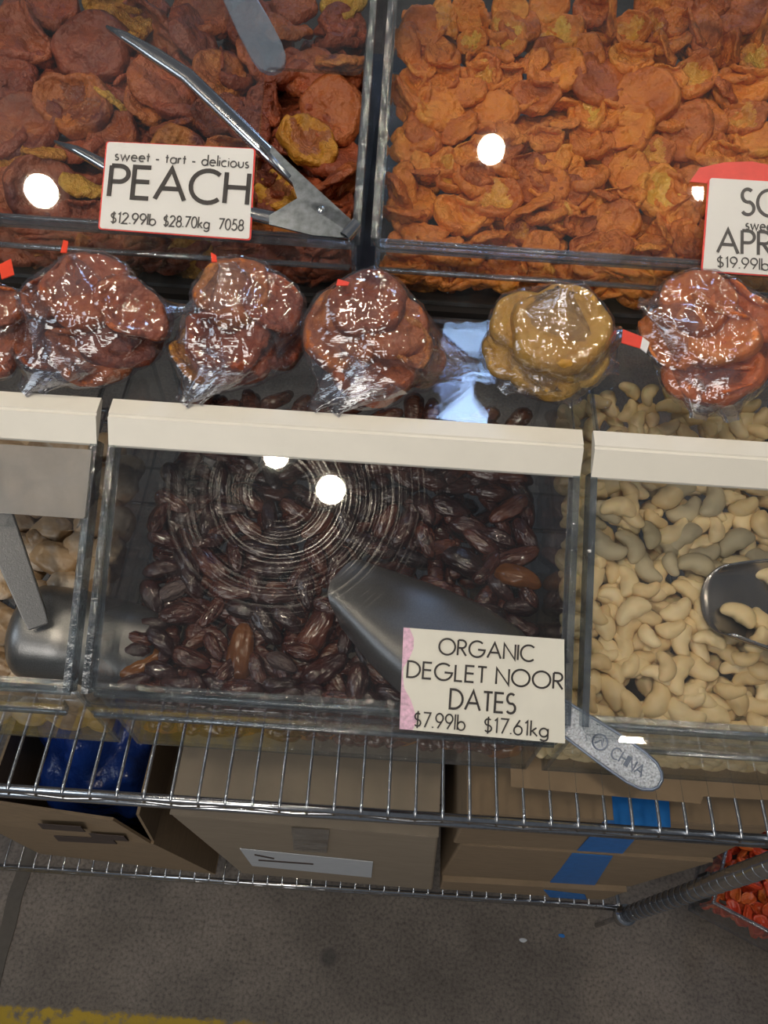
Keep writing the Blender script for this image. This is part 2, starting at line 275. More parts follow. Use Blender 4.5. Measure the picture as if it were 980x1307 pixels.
# ------------------------------------------------------------------ wire shelving rack
RACK = thing('wire_shelving_rack', (0, .6, 0), 'chrome wire shelving rack carrying the clear bins above and the cartons below', 'shelving')
def deck(name, yf, z, x0, x1, yb, xphase, gap=.024, label=None):
    m = MB(); m.tube([(x0, yf, z), (x1, yf, z)], .0040, 10); m.tube([(x0, yf, z-gap), (x1, yf, z-gap)], .0040, 10)
    m.tube([(x0, yb, z), (x1, yb, z)], .004, 8); m.tube([(x0, yb, z-gap), (x1, yb, z-gap)], .004, 8)
    for xx in (x0, x1): m.tube([(xx, yf, z), (xx, yb, z)], .004, 8)
    for yy in (yf+.15, yf+.33): m.tube([(x0, yy, z-.006), (x1, yy, z-.006)], .003, 8)
    fr = part('shelf_frame', m.me(name+'_frame', M['chrome'], True), RACK, label)
    t = MB(); xs = x0; k = 0; P = []
    while xs < x1: P.append((xs, yf-.001, z-(.005 if k % 2 else gap-.004))); xs += .0545; k += 1
    t.tube(P, .0024, 6); part('truss_wire', t.me('truss_wire', M['chrome'], True), fr)
    w = MB(); w.tube([(0, yf-.004, z-.003), (0, yf-.001, z+.0035), (0, yf+.006, z+.0048), (0, yb, z+.0048)], .0016, 6); wm = w.me('deck_wire', M['chrome'], True)
    x = xphase-math.floor((xphase-x0)/.0254)*.0254+.0254
    while x < x1-.004:
        o = bpy.data.objects.new('deck_wire', wm); COL.objects.link(o); o.parent = fr; o.location = (x, 0, 0); x += .0254
    return fr
deck('upper_shelf', .157, .9005, -.72, .462, .62, -.333)
deck('lower_shelf', .178, .185, -.72, .452, .64, -.337)
for (px_, py_, lab) in ((.463, .166, 'ringed chrome post at the front right corner'), (.463, .63, None), (-.735, .166, None), (-.735, .63, None)):
    m = MB(); m.tube([(px_, py_, .155), (px_, py_, 1.0)], .0125, 20)
    z = .20
    while z < 1.0: m.tube([(px_, py_, z-.0006), (px_, py_, z+.0006)], .0130, 20); z += .0254
    m.tube([(px_, py_, .0), (px_, py_, .160)], .0045, 8)
    m.tube([(px_, py_, .165), (px_, py_, .19)], .017, 16)
    m.tube([(px_, py_, .875), (px_, py_, .905)], .017, 16)
    part('post', m.me('post', M['chrome'], True), RACK, lab)
# ------------------------------------------------------------------ bins
GT = math.atan2(.100, .198)                 # lid slope
LS = np.array([0, math.cos(GT), math.sin(GT)]); LN = np.array([0, -math.sin(GT), math.cos(GT)])
def lid_point(b, x, s, h=0): return np.array([x, b['yl'], b['zl']])+LS*s+LN*h
def make_bin(label, x0, x1, yf, zb, zl, lid_len, depth, lidm, notch=None, strip=True, name='acrylic_bulk_bin'):
    """yf front wall, zb base, zl lip height, notch=(width, s0, s1)"""
    E = thing(name, ((x0+x1)/2, yf, zb), label, 'bin', 'clear bulk bins of dried fruit and nuts')
    t = .0045; yl = yf-.016; b = dict(x0=x0, x1=x1, yf=yf, zb=zb, zl=zl, yl=yl, E=E, L=lid_len)
    top = lid_point(b, 0, lid_len); zt = top[2]+.014; yt = top[1]+.016; yb = yf+depth
    A, EG = M['acrylic'], M['acrylic_edge']
    def wall(nm, m, e=True): return part(nm, m.me(nm, [A, EG]), E)
    m = MB(); m.box((x0+.006, yf, zb), (x1-.006, yf+t, zl-.006), 0, [1, 1, 0, 0, 0, 0]); wall('front_wall', m)
    m = MB(); m.box((x0+.006, yf-.006, zl-.012), (x1-.006, yf+.0, zl-.007), 1); wall('front_ledge', m)
    m = MB(); m.box((x0+.006, yf, zb-.0), (x1-.006, yb, zb+t), 0, [0, 0, 1, 1, 1, 1]); wall('bottom', m)
    m = MB(); m.box((x0+.006, yb-t, zb+t), (x1-.006, yb, zt-.003), 0, [1, 1, 0, 0, 0, 0]); wall('back_wall', m)
    for xs in (x0+.004, x1-.004-t):
        m = MB(); pl = [(xs, yf, zb), (xs, yb, zb), (xs, yb, zt-.004), (xs, yt, zt-.004), (xs, yt-.012, top[2]-.006), (xs, yf, zl-.004)]
        m.prism(pl[::-1], (-1, 0, 0), t, 0, 1); wall('side_wall', m)
    # lid pane with rounded front corners and an optional notch at its front right
    xr = x1-.002; xl = x0+.002
    if notch:
        w, s0, s1 = notch; poly2 = [(xl, 0), (xr-w, 0), (xr-w, s1), (xr-.006, s1), (xr-.006, lid_len), (xl, lid_len)]; rad = [.010, .003, .007, .010, 0, 0]
    else: poly2 = [(xl, 0), (xr, 0), (xr, lid_len), (xl, lid_len)]; rad = [.010, .010, 0, 0]
    P = [lid_point(b, x, s) for x, s in poly2]; P = rounded(P, rad)
    m = MB(); m.prism(P, LN, .004, 0, 1); lid = part('lid', m.me('lid', [lidm, EG]), E)
    for xs, s_end in ((xl-.0015, 0), (xr-.0045, 0)):
        m = MB(); a = lid_point(b, xs, .008, .001); c = lid_point(b, xs, lid_len, .001)
        q = lambda p, dx, dh: np.array(p)+np.array([dx, 0, 0])+LN*dh
        m.hexa([q(a, 0, -.016), q(a, .0055, -.016), q(c, .0055, -.016), q(c, 0, -.016), a, q(a, .0055, 0), q(c, .0055, 0), c]); part('side_flange', m.me('side_flange', [EG]), lid)
    m = MB(); xe = xr-.003
    m.hexa([(xl+.004, yl-.001, zl-.022), (xe-.003, yl-.001, zl-.022), (xe-.003, yl+.0035, zl-.022), (xl+.004, yl+.0035, zl-.022),
            (xl+.003, yl-.002, zl+.000), (xe, yl-.002, zl+.000), (xe, yl+.003, zl+.000), (xl+.003, yl+.003, zl+.000)], 0, [1, 0, 0, 1, 0, 1]); part('front_flange', m.me('front_flange', [M['acrylic_lid'], EG]), lid)
    m = MB(); m.tube([(xl+.004, yl-.001, zl-.022), (xe-.004, yl-.001, zl-.022)], .0022, 6); m.tube([(xl+.012, yl+.012, zl-.003), (xe-.01, yl+.012, zl-.003)], .0022, 6); part('lip_bead', m.me('lip_bead', [EG], True), lid)
    m = MB(); m.box((x0+.006, yt-.002, zt-.004), (x1-.006, yb, zt), 0, [0, 0, 1, 1, 1, 1]); wall('top_panel', m)
    if strip:
        m = MB(); prof = [(yt+.014, zt), (yt+.014, zt+.0035), (yt-.001, zt+.0035), (yt-.0018, zt+.0020), (yt-.0035, zt+.0018), (yt-.0045, zt+.0025), (top[1]-.0035, top[2]-.0005), (top[1]-.0035, top[2]-.003)]
        prof = [np.array([0, p[0], p[1]]) for p in prof]
        k = len(prof); V = [p+np.array([x0+.001, 0, 0]) for p in prof]+[p+np.array([x1-.001, 0, 0]) for p in prof]
        m.add(V, [tuple(range(k)), tuple(range(2*k-1, k-1, -1))]+[(i, (i+1) % k, k+(i+1) % k, k+i) for i in range(k)]); part('hinge_strip', m.me('hinge_strip', M['cream']), E, 'cream plastic hinge strip')
    b.update(top=top, zt=zt, yt=yt, yb=yb, xr=xr, xl=xl, lid=lid); return b
ZB = .9075
LLEN = .2085
DATE = make_bin('clear acrylic bin of dark dates with a scratched lid', -.2265, .1570, .204, ZB, 1.066, LLEN, .325, M['acrylic_scratched'], (.070, 0, .045))
CASH = make_bin('clear acrylic bin of pale cashews on the wire shelf, right of the dates', .1640, .5480, .204, ZB, 1.066, LLEN, .325, M['acrylic_lid'])
GING = make_bin('clear acrylic bin of candied amber chunks left of the dates, its lid notched', -.6180, -.2340, .204, ZB, 1.066, LLEN, .325, M['acrylic_lid'], (.082, 0, .134))
UY, UZ, UL = .547, 1.172, 1.243
PEAC = make_bin('clear acrylic bin of dried peaches with a notched lid and PEACH card', -.4200, -.0345, UY, UZ, UL, .262, .40, M['acrylic_lid'], (.090, 0, .155))
APRI = make_bin('clear acrylic bin of orange dried apricots in the upper tier', -.0265, .3600, UY, UZ, UL, .262, .40, M['acrylic_lid'])
# riser that carries the upper tier
m = MB(); m.box((-.60, .540, UZ-.022), (.55, 1.0, UZ-.001)); m.box((-.60, .545, .9065), (-.585, 1.0, UZ-.022)); m.box((.535, .545, .9065), (.55, 1.0, UZ-.022))
RS = link('display_riser', m.me('display_riser', M['dark_board'])); tag(RS, 'black board riser behind the lower bins, under the peach and apricot bins', 'riser')
# cardboard sheet under the cashew bin
pa = [(.138, .187, .9068), (.318, .183, .9068), (.322, .190, .9068), (.52, .192, .9068), (.52, .40, .9068), (.138, .40, .9068)]
# it lies just under the bin, so the bin stands on it
m = MB(); m.prism([np.array(p) for p in pa], (0, 0, 1), .0012); o = link('cardboard_sheet', m.me('cardboard_sheet', M['card_board'])); tag(o, 'thin brown cardboard sheet lying on the wires under the cashew bin', 'cardboard')
# ------------------------------------------------------------------ fruit shapes (unit = metres for a diameter of 1)
def nz(p, s, o=0): return noise.noise(Vector((p[0]*s+o, p[1]*s-o, p[2]*s+o*.7)))
def half_fruit(seed, kind, mats, nt=44, nr=11):
    """dried stone fruit half, diameter about 1: disc with a rolled rim; kinds D flat, C hollow side up, E curled, F folded"""
    R = random.Random(seed); V = []; top = []; bot = []
    th = {'D': .17, 'C': .19, 'E': .13, 'F': .20}[kind]; a3 = R.uniform(-.05, .05); a2 = R.uniform(-.09, .09); ph = R.uniform(0, 6); ecc = R.uniform(.84, 1.)
    dent = {'D': R.uniform(-.03, .04), 'C': .12, 'E': .02, 'F': .05}[kind]
    def pt(r, t, side):
        rad = .5*(1+a2*math.cos(2*t+ph)+a3*math.cos(3*t+1.3*ph)+.035*math.cos(5*t+ph*2))
        x = rad*r*math.cos(t); y = rad*r*math.sin(t)*ecc
        prof = math.sqrt(max(0, 1-r**5)); rim = math.exp(-((r-.83)/.13)**2)
        if side > 0: z = th*.5*prof+rim*.055-dent*math.exp(-(r/.55)**2.5)
        else: z = -th*.62*prof-.04*math.exp(-(r/.6)**2)
        q = (x, y, z); amp = .060 if kind != 'D' else .042
        w = nz(q, 3.1, seed)*amp*1.5+nz(q, 7.5, seed+9)*amp*.75*(.4+r)-abs(nz(q, 5.2, seed+4))*amp*1.0-abs(nz(q, 11, seed+5))*amp*.45
        z += w; x += nz(q, 4, seed+20)*amp*.8; y += nz(q, 4, seed+30)*amp*.8
        # overall curl
        if kind == 'E':
            k = 1.9; x, z = x, z+0.0; yy = y; y = math.sin(yy*k)/k; z = z*math.cos(yy*k)+(1-math.cos(yy*k))/k
        elif kind == 'F':
            if y > .08: an = min(2.3, (y-.08)*7.5); yy = y-.08; y2 = .08+math.sin(min(an, 1.9))*.13; z2 = z*.8+.11*(1-math.cos(an)); y, z = y2-max(0, yy-.2)*.5, z2
            z += .25*x*x
        else: z += (.04 if kind == 'C' else R0*.6)*(x*x+y*y)+R1*x*y
        return (x, y, z)
    R0 = R.uniform(-.25, .12); R1 = R.uniform(-.4, .4)
    V.append(pt(0, 0, 1)); idx = {}
    rs = [((i+1)/nr)**.85 for i in range(nr)]
    for i, r in enumerate(rs):
        for k in range(nt): idx[(1, i, k)] = len(V); V.append(pt(r, 2*math.pi*k/nt, 1))
    for i, r in enumerate(rs[:-1]):
        for k in range(nt): idx[(0, i, k)] = len(V); V.append(pt(r, 2*math.pi*k/nt, -1))
    for k in range(nt): idx[(0, nr-1, k)] = idx[(1, nr-1, k)]
    V.append(pt(0, 0, -1)); cb = len(V)-1; Fc = []; mi = []
    for k in range(nt):
        k2 = (k+1) % nt; Fc.append((0, idx[(1, 0, k)], idx[(1, 0, k2)])); mi.append(1 if kind == 'C' else 0); Fc.append((cb, idx[(0, 0, k2)], idx[(0, 0, k)])); mi.append(0)
        for i in range(nr-1):
            Fc.append((idx[(1, i, k)], idx[(1, i+1, k)], idx[(1, i+1, k2)], idx[(1, i, k2)])); mi.append(1 if kind == 'C' and rs[i+1] < .60+.14*math.sin(k*.43+seed)+.08*math.sin(k*.9) else 0)
            Fc.append((idx[(0, i, k2)], idx[(0, i+1, k2)], idx[(0, i+1, k)], idx[(0, i, k)])); mi.append(0)
    return V, Fc, mi, mats
def date_shape(seed, nl=30, nc=28):
    R = random.Random(seed); V = []; Fc = []; bend = R.uniform(-.12, .12); sq = R.uniform(.44, .52)
    for i in range(nl+1):
        u = .5-.5*math.cos(math.pi*i/nl); x = (u-.5); r = sq*.5*max(0, 1-abs(2*u-1)**2.3)**.55*(1+.08*math.sin(u*5+seed)-.07*u); 
        if i in (0, nl): r = .004
        for k in range(nc):
            t = 2*math.pi*k/nc; g = 1+.20*noise.noise(Vector((u*1.8+seed, math.cos(t)*1.6, math.sin(t)*1.6)))-.26*abs(noise.noise(Vector((u*2.4+seed, math.cos(t)*3.2, math.sin(t)*3.2))))-.10*abs(noise.noise(Vector((u*6+seed, math.cos(t)*6, math.sin(t)*6))))+.05
            V.append((x, r*g*math.cos(t)+bend*(1-4*x*x)*.5, r*g*math.sin(t)*.92))
    for i in range(nl):
        for k in range(nc): Fc.append((i*nc+k, i*nc+(k+1) % nc, (i+1)*nc+(k+1) % nc, (i+1)*nc+k))
    Fc.append(tuple(range(nc))[::-1]); Fc.append(tuple(nl*nc+k for k in range(nc))); return V, Fc
def cashew_shape(seed, nl=28, nc=18):
    R = random.Random(seed); V = []; Fc = []; arc = R.uniform(1.9, 2.9); rad = .36 if arc > 2.4 else .42
    rot = -arc/2
    for i in range(nl+1):
        u = .5-.5*math.cos(math.pi*i/nl); a = -arc/2+arc*u; w = (math.sin(math.pi*u)**.42)*(.165+.055*math.exp(-((u-.33)/.26)**2)+.02*math.exp(-((u-.85)/.12)**2))
        if i in (0, nl): w = .012
        cx = rad*math.sin(a); cy = -rad*math.cos(a)+rad*.62
        for k in range(nc):
            t = 2*math.pi*k/nc; seam = 1-.075*math.exp(-((math.cos(t)+1)/.035)) ; g = (1+.05*noise.noise(Vector((u*3+seed, math.cos(t)*1.5, math.sin(t)*1.5))))*seam
            dr = w*g*math.cos(t)*1.12; dz = w*g*math.sin(t)*.93
            V.append((cx+dr*math.sin(a)*1., cy-dr*math.cos(a), dz))
    for i in range(nl):
        for k in range(nc): Fc.append((i*nc+k, (i+1)*nc+k, (i+1)*nc+(k+1) % nc, i*nc+(k+1) % nc))
    Fc.append(tuple(range(nc))); Fc.append(tuple(nl*nc+k for k in range(nc))[::-1]); return V, Fc
def chunk_shape(seed, sub=4):
    bm = bmesh.new(); bmesh.ops.create_icosphere(bm, subdivisions=sub, radius=.5); R = random.Random(seed); pl = [Vector((R.gauss(0, 1), R.gauss(0, 1), R.gauss(0, 1))).normalized() for _ in range(9)]
    sc = Vector((1, R.uniform(.7, .95), R.uniform(.45, .7)))
    for v in bm.verts:
        d = v.co.normalized(); r = .5
        for p in pl:
            c = d.dot(p)
            if c > .1: r = min(r, .36/c)
        r += .025*noise.noise(d*3+Vector((seed, 0, 0)))+.012*noise.noise(d*9+Vector((seed, 0, 0)))
        v.co = d*r; v.co.x *= sc.x; v.co.y *= sc.y; v.co.z *= sc.z
    V = [tuple(v.co) for v in bm.verts]; Fc = [tuple(x.index for x in f.verts) for f in bm.faces]; bm.free(); return V, Fc
LIB = {}
def lib(key, size, fn, mats, mi=None):
    r = fn(); V, Fc = r[0], r[1]; mi = r[2] if len(r) > 2 else None
    V = [(v[0]*size, v[1]*size, v[2]*size) for v in V]; me = mesh(key, V, Fc, smooth=True, mats=mats, mi=mi); LIB[key] = (me, size); return me
for s in range(3):
    for k in 'DCEF':
        lib('apricot_%s%d' % (k, s), .05, lambda: half_fruit(s*7+ord(k), k, None), [M['apricot'], M['apricot_core']])
        for cname, m0, m1 in (('peach', 'peach', 'peach_core'), ('peachy', 'peach_yellow', 'peach_core_pale'), ('peachr', 'peach_red', 'peach_core')):
            if cname == 'peach': sv = half_fruit(s*11+ord(k)+50, k, None)
            lib('%s_%s%d' % (cname, k, s), .07, lambda: sv, [M[m0], M[m1]])
for s in range(7):
    sv = date_shape(s*3.7+1)
    for c, mm in (('date', 'date'), ('datea', 'date_amber'), ('dateg', 'date_grey')): lib('%s%d' % (c, s), .045, lambda: sv, [M[mm]])
for s in range(7):
    sv = cashew_shape(s*2.3+1)
    for c, mm in (('cashew', 'cashew'), ('cashew_shade', 'cashew_shaded')): lib('%s%d' % (c, s), .034, lambda: sv, [M[mm]])
for s in range(5): lib('chunk%d' % s, .05, lambda: chunk_shape(s), [M['ginger']])
for s in range(2):
    lib('yfruit%d' % s, .07, lambda: half_fruit(s+300, 'D', None), [M['yellow_fruit'], M['yellow_fruit']])
    lib('ofruit%d' % s, .06, lambda: half_fruit(s+320, 'EF'[s], None), [M['orange_fruit'], M['orange_fruit']])
    lib('rfruit%d' % s, .03, lambda: half_fruit(s+340, 'FE'[s], None, 24, 6), [M['red_fruit'], M['red_fruit']])
# spheres approximating each shape (unit size), for settling the heaps
def spheres(kind):
    if kind == 'date': return [(-.3, 0, 0, .15), (0, 0, 0, .19), (.3, 0, 0, .15)]
    if kind == 'cashew': return [(-.33, .05, 0, .14), (-.15, -.12, 0, .18), (.15, -.12, 0, .18), (.33, .05, 0, .14)]
    if kind == 'chunk': return [(0, 0, 0, .32), (.2, 0, 0, .25), (-.2, 0, 0, .25)]
    L_ = [(0, 0, 0, .09)]+[(.36*math.cos(a), .34*math.sin(a), 0, .09) for a in np.arange(6)*math.pi/3]
    if kind == 'E': L_ = [(x, math.sin(y*1.9)/1.9, (1-math.cos(y*1.9))/1.9, r) for x, y, z, r in L_]
    return L_
def place(items, surf, kindf, seed, xlo, xhi, yfr, ztop=None, slop=.72, iters=70, liftmax=.03):
    """items: (x,y,size_px,angle,kind,...) -> list of (pos, 3x3 rot, size_m). Each piece starts where the photo has it on the heap and is then settled against its neighbours"""
    R = random.Random(seed); out = []
    for it in items:
        x, y, sz, ang, kd = it[:5]
        if kd.startswith('w'):        # piece lying against the front wall
            P = aty(x, y, yfr+.011); wallp = True; kd2 = kd[1:]
        else:
            wallp = False; kd2 = kd; P = np.array([0, yfr, surf(yfr)]); n = nrm([0, -(surf(yfr+.1)-surf(yfr))/.1, 1]); P = atp(x, y, P, n)
        d = nrm(ray(x, y)); zdep = (P-CAM)@fw; size = sz*zdep/F
        a = math.radians(ang); im = nrm(rt*math.cos(a)+dn*math.sin(a)); view = -d
        up = nrm(view*.55+np.array([0, 0, 1])*.6) if not wallp else nrm(view*.6+np.array([0, -1, 0])*.6)
        if kd2 == 'E':
            t = nrm(im-up*(im@up)+up*R.uniform(-.15, .15)); nn = nrm(np.cross(t, view)*1.0+view*R.uniform(.25, .55)*R.choice((-1, 1)))
            X = nrm(t-nn*(t@nn)); Z = nn; size *= 1.02
        else:
            jit = .30 if kd2 in 'DCF' else .15
            Z = nrm(up+rt*R.uniform(-jit, jit)+dn*R.uniform(-jit, jit)); X = nrm(im-Z*(im@Z))
        Y = np.cross(Z, X); out.append([P.copy(), np.array([X, Y, Z]).T, size, kd2, wallp, d])
    n = len(out)
    C0 = []; own = []; rad = []
    for i, o in enumerate(out):
        for s in spheres(kindf(o[3])): C0.append(o[1]@np.array(s[:3])*o[2]); own.append(i); rad.append(s[3]*o[2]*slop)
    C0 = np.array(C0); own = np.array(own); rad = np.array(rad); pos = np.array([o[0] for o in out]); org = pos.copy(); vd = np.array([-o[5] for o in out]); wall = np.array([o[4] for o in out])
    rs = rad[:, None]+rad[None, :]; same = own[:, None] == own[None, :]; rj = np.random.RandomState(seed)
    pos += vd*rj.uniform(-.010, .008, (n, 1))
    for k in range(iters):
        c = C0+pos[own]; D = c[:, None, :]-c[None, :, :]; dist = np.sqrt((D**2).sum(2))+1e-6; pen = np.where(same, 0, np.maximum(0, rs-dist))
        push = (D/dist[:, :, None])*pen[:, :, None]*.5; mv = push.sum(1)
        acc = np.zeros((n, 3)); np.add.at(acc, own, mv); cnt = np.zeros(n); np.add.at(cnt, own, (pen > 0).any(1)); acc /= np.maximum(1, cnt)[:, None]
        along = (acc*vd).sum(1)[:, None]*vd; lat = acc-along
        pos += along*1.2+lat*.45
        off = pos-org; al = (off*vd).sum(1); latoff = off-al[:, None]*vd; pos -= latoff*.12
        pos -= vd*.0003; off = pos-org; al = (off*vd).sum(1); pos += vd*(np.clip(al, -.012, liftmax)-al)[:, None]
        c = C0+pos[own]
        lo = np.full(n, 9.); np.minimum.at(lo, own, c[:, 0]-rad/slop*.8); hi = np.full(n, -9.); np.maximum.at(hi, own, c[:, 0]+rad/slop*.8)
        pos[:, 0] += np.maximum(0, xlo-lo)-np.maximum(0, hi-xhi)
        fy = np.full(n, 9.); np.minimum.at(fy, own, c[:, 1]-rad/slop*.85); pos[:, 1] += np.maximum(0, yfr-fy)
        if ztop is not None:
            h = (c-np.array(ztop[0]))@np.array(ztop[1])+rad/slop*.9; hm = np.full(n, -9.); np.maximum.at(hm, own, h); pos -= np.maximum(0, hm)[:, None]*np.array(ztop[1])[None, :]
    for i, o in enumerate(out): o[0] = pos[i]
    return out
def put(name, key, P, Rm, size, label, cat, group):
    me, ms = LIB[key]; o = bpy.data.objects.new(name, me); COL.objects.link(o); s = size/ms
    M4 = Matrix([[Rm[0][0]*s, Rm[0][1]*s, Rm[0][2]*s, P[0]], [Rm[1][0]*s, Rm[1][1]*s, Rm[1][2]*s, P[1]], [Rm[2][0]*s, Rm[2][1]*s, Rm[2][2]*s, P[2]], [0, 0, 0, 1]])
    o.matrix_world = M4; tag(o, label, cat, group); return o
ORD = ['first', 'second', 'third', 'fourth', 'fifth', 'sixth', 'seventh', 'eighth', 'ninth', 'tenth', 'eleventh', 'twelfth', 'thirteenth', 'fourteenth', 'fifteenth', 'sixteenth', 'seventeenth', 'eighteenth', 'nineteenth', 'twentieth', 'twenty-first']
def label_all(recs, regions, fmt):
    """recs: (obj, desc, px, py); ties inside one place are told apart by their order from the left"""
    g = {}
    for o, desc, x, y in recs: g.setdefault((desc, regions(x, y)), []).append((x, o))
    for (desc, reg), L_ in g.items():
        L_.sort(key=lambda q: q[0]); n = len(L_)
        for i, (x, o) in enumerate(L_):
            if n == 1: o['label'] = fmt % (desc, reg)
            else:
                w = 'leftmost' if i == 0 else 'rightmost' if i == n-1 else ORD[i]+' from left' if i < 21 else 'far along'
                o['label'] = (fmt % (desc, reg))+', '+w
def filler(name, label, cat, keys, x0, x1, y0, y1, surf, drop, size, step, parentbin, seed, layers=2, front=None):
    """the buried bulk of a heap: pieces nobody can pick apart, one joined object"""
    R = random.Random(seed); V = []; Fc = []; MI = []; base = 0; mats = list(LIB[keys[0]][0].materials)
    cache = {}
    for k in keys:
        me = LIB[k][0]; bm = bmesh.new(); bm.from_mesh(me); 
        tmp = bpy.data.meshes.new('tmp'); bm.to_mesh(tmp); bm.free(); o = bpy.data.objects.new('tmp', tmp); md = o.modifiers.new('d', 'DECIMATE'); md.ratio = .22; COL.objects.link(o)
        dg = bpy.context.evaluated_depsgraph_get(); ev = o.evaluated_get(dg).to_mesh(); cache[k] = (np.array([v.co[:] for v in ev.vertices]), [tuple(p.vertices) for p in ev.polygons]); bpy.data.objects.remove(o); 
    pts = []
    for l in range(layers):
        x = x0
        while x < x1:
            y = y0
            while y < y1: pts.append((x+R.uniform(-.4, .4)*step, y+R.uniform(-.4, .4)*step, surf(y)-drop-l*size*.33)); y += step
            x += step
    if front is not None:
        z = front
        while z < surf(y0)-.012:
            x = x0
            while x < x1: pts.append((x+R.uniform(-.4, .4)*step, y0+R.uniform(0, .3)*step, z+R.uniform(-.003, .003))); x += step*.8
            z += step*.55
    for p in pts:
        k = R.choice(keys); vv, ff = cache[k]; e = Matrix.Rotation(R.uniform(0, 6.28), 3, 'Z') @ Matrix.Rotation(R.uniform(-.6, .6), 3, 'X'); s = size/LIB[k][1]*R.uniform(.85, 1.1)
        E3 = np.array(e)*s; w = vv@E3.T; q = np.array([min(max(p[0], x0+size*.42), x1-size*.42), max(p[1], y0+size*.42), max(p[2], parentbin['zb']+.012)])
        if front is not None and p[1] < y0+step*.3: q[1] = y0+max(0., -w[:, 1].min())+.001
        V += (w+q).tolist(); Fc += [tuple(base+i for i in f) for f in ff]; base += len(vv)
    me = mesh(name, V, Fc, smooth=True, mats=mats); o = link(name, me); tag(o, label, cat, None, 'stuff'); return o
# ------------------------------------------------------------------ apricots
AP = [(539,38,64,0,'D'),(505,60,60,70,'E'),(573,25,52,65,'E'),(597,18,50,30,'D'),(602,53,42,0,'C'),(646,45,60,60,'C'),(664,33,56,40,'D'),(712,43,64,0,'C'),(702,71,52,10,'D'),(676,78,48,-35,'E'),
(562,97,54,5,'F'),(618,94,52,60,'C'),(527,102,40,0,'D'),(559,140,72,0,'D'),(544,170,68,40,'E'),(582,163,58,-25,'E'),(526,188,58,40,'E'),(648,97,44,0,'F'),(684,123,62,20,'F'),(633,143,64,70,'D'),
(718,90,62,30,'D'),(697,178,48,20,'F'),(508,128,60,75,'E'),(776,28,62,105,'E'),(804,38,56,0,'C'),(832,33,46,90,'C'),(832,3,52,0,'D'),(873,5,54,0,'D'),(860,28,44,0,'D'),(883,43,58,85,'E'),(908,43,84,75,'E'),
(947,18,66,0,'D'),(934,64,54,115,'E'),(967,38,62,125,'E'),(847,66,56,80,'E'),(806,74,62,10,'F'),(768,102,88,-15,'D'),(824,125,84,10,'D'),(794,143,60,20,'E'),(886,99,66,-60,'C'),(748,145,58,70,'C'),
(801,166,68,10,'D'),(898,153,64,20,'D'),(875,168,72,-20,'D'),(947,110,76,20,'F'),(949,150,56,0,'C'),(965,76,50,0,'C'),(965,178,64,0,'D'),(753,181,60,0,'D'),(745,71,56,20,'D'),(791,200,46,0,'F'),
(577,218,64,50,'C'),(613,221,52,-20,'F'),(633,254,70,-20,'C'),(587,274,70,20,'F'),(522,238,60,75,'E'),(511,274,58,25,'E'),(503,246,56,70,'E'),(541,297,62,5,'E'),(544,205,48,50,'E'),(541,221,46,5,'E'),
(676,272,72,-40,'E'),(625,307,60,-25,'E'),(664,297,40,0,'C'),(717,277,52,0,'C'),(669,213,54,-20,'F'),(674,241,48,60,'D'),(702,228,56,30,'D'),(690,318,54,0,'D'),(704,203,52,0,'D'),(569,312,50,-5,'E'),
(726,246,50,0,'D'),(743,240,58,0,'D'),(801,220,58,90,'D'),(789,256,62,-10,'F'),(786,284,64,10,'D'),(845,244,76,70,'C'),(740,286,44,0,'F'),(750,312,48,-20,'F'),(781,315,46,40,'D'),(883,305,64,0,'D'),
(845,300,48,80,'E'),(829,320,48,-10,'E'),(873,272,56,-30,'F'),(885,235,58,0,'D'),(768,249,50,45,'E'),(920,262,60,0,'D'),(950,250,60,10,'D'),(930,300,60,0,'F'),(965,290,58,0,'D'),(960,215,62,0,'D'),(925,200,58,20,'F'),
(640,190,50,0,'F'),(655,168,46,30,'E'),(600,195,50,-30,'F'),(720,160,46,0,'E'),(725,205,44,20,'D'),(835,195,54,0,'C'),(650,15,50,0,'D'),(755,15,50,20,'F'),(700,8,54,0,'D'),(905,8,46,0,'F'),(925,118,50,60,'E'),(850,100,50,10,'F'),(600,118,46,0,'D'),(560,66,40,0,'D'),(905,190,50,10,'D'),
(506,346,50,20,'wE'),(539,352,52,60,'wD'),(574,350,48,80,'wE'),(612,352,46,20,'wC'),(646,348,58,0,'wD'),(681,350,54,0,'wD'),(712,356,50,60,'wE'),(745,352,52,0,'wD'),(778,356,50,20,'wF'),(812,358,50,0,'wD'),(848,362,50,10,'wF'),(884,364,50,0,'wD'),(920,368,50,30,'wF'),(955,372,50,0,'wD')]
asurf = lambda Y: UL-.040+.42*(Y-UY)
KF = lambda k: k if k in 'DCEF' else k
descA = {'D': 'flat round orange dried apricot half', 'C': 'cupped open dried apricot half', 'E': 'curled edge-on dried apricot half', 'F': 'folded dried apricot half'}
lidpl = lambda b, dd=.006: (lid_point(b, 0, 0, -dd), LN)
res = place(AP, asurf, KF, 5, APRI['x0']+.010, APRI['x1']-.010, UY+.006, lidpl(APRI), slop=.62)
recs = []
for i, (it, (P, Rm, sz, kd, wl, d)) in enumerate(zip(AP, res)):
    o = put('dried_apricot', 'apricot_%s%d' % (kd, (i*7+i//3) % 3), P, Rm, sz, '', 'dried fruit', 'dried apricots heaped in the upper right bin'); recs.append((o, descA[kd], it[0], it[1]))
def regA(x, y):
    c = 'left' if x < 600 else 'middle left' if x < 710 else 'middle right' if x < 840 else 'right'
    r = 'back' if y < 70 else 'centre back' if y < 150 else 'centre front' if y < 240 else 'front' if y < 335 else 'front wall'
    return r+', '+c
label_all(recs, regA, '%s in apricot bin, %s')
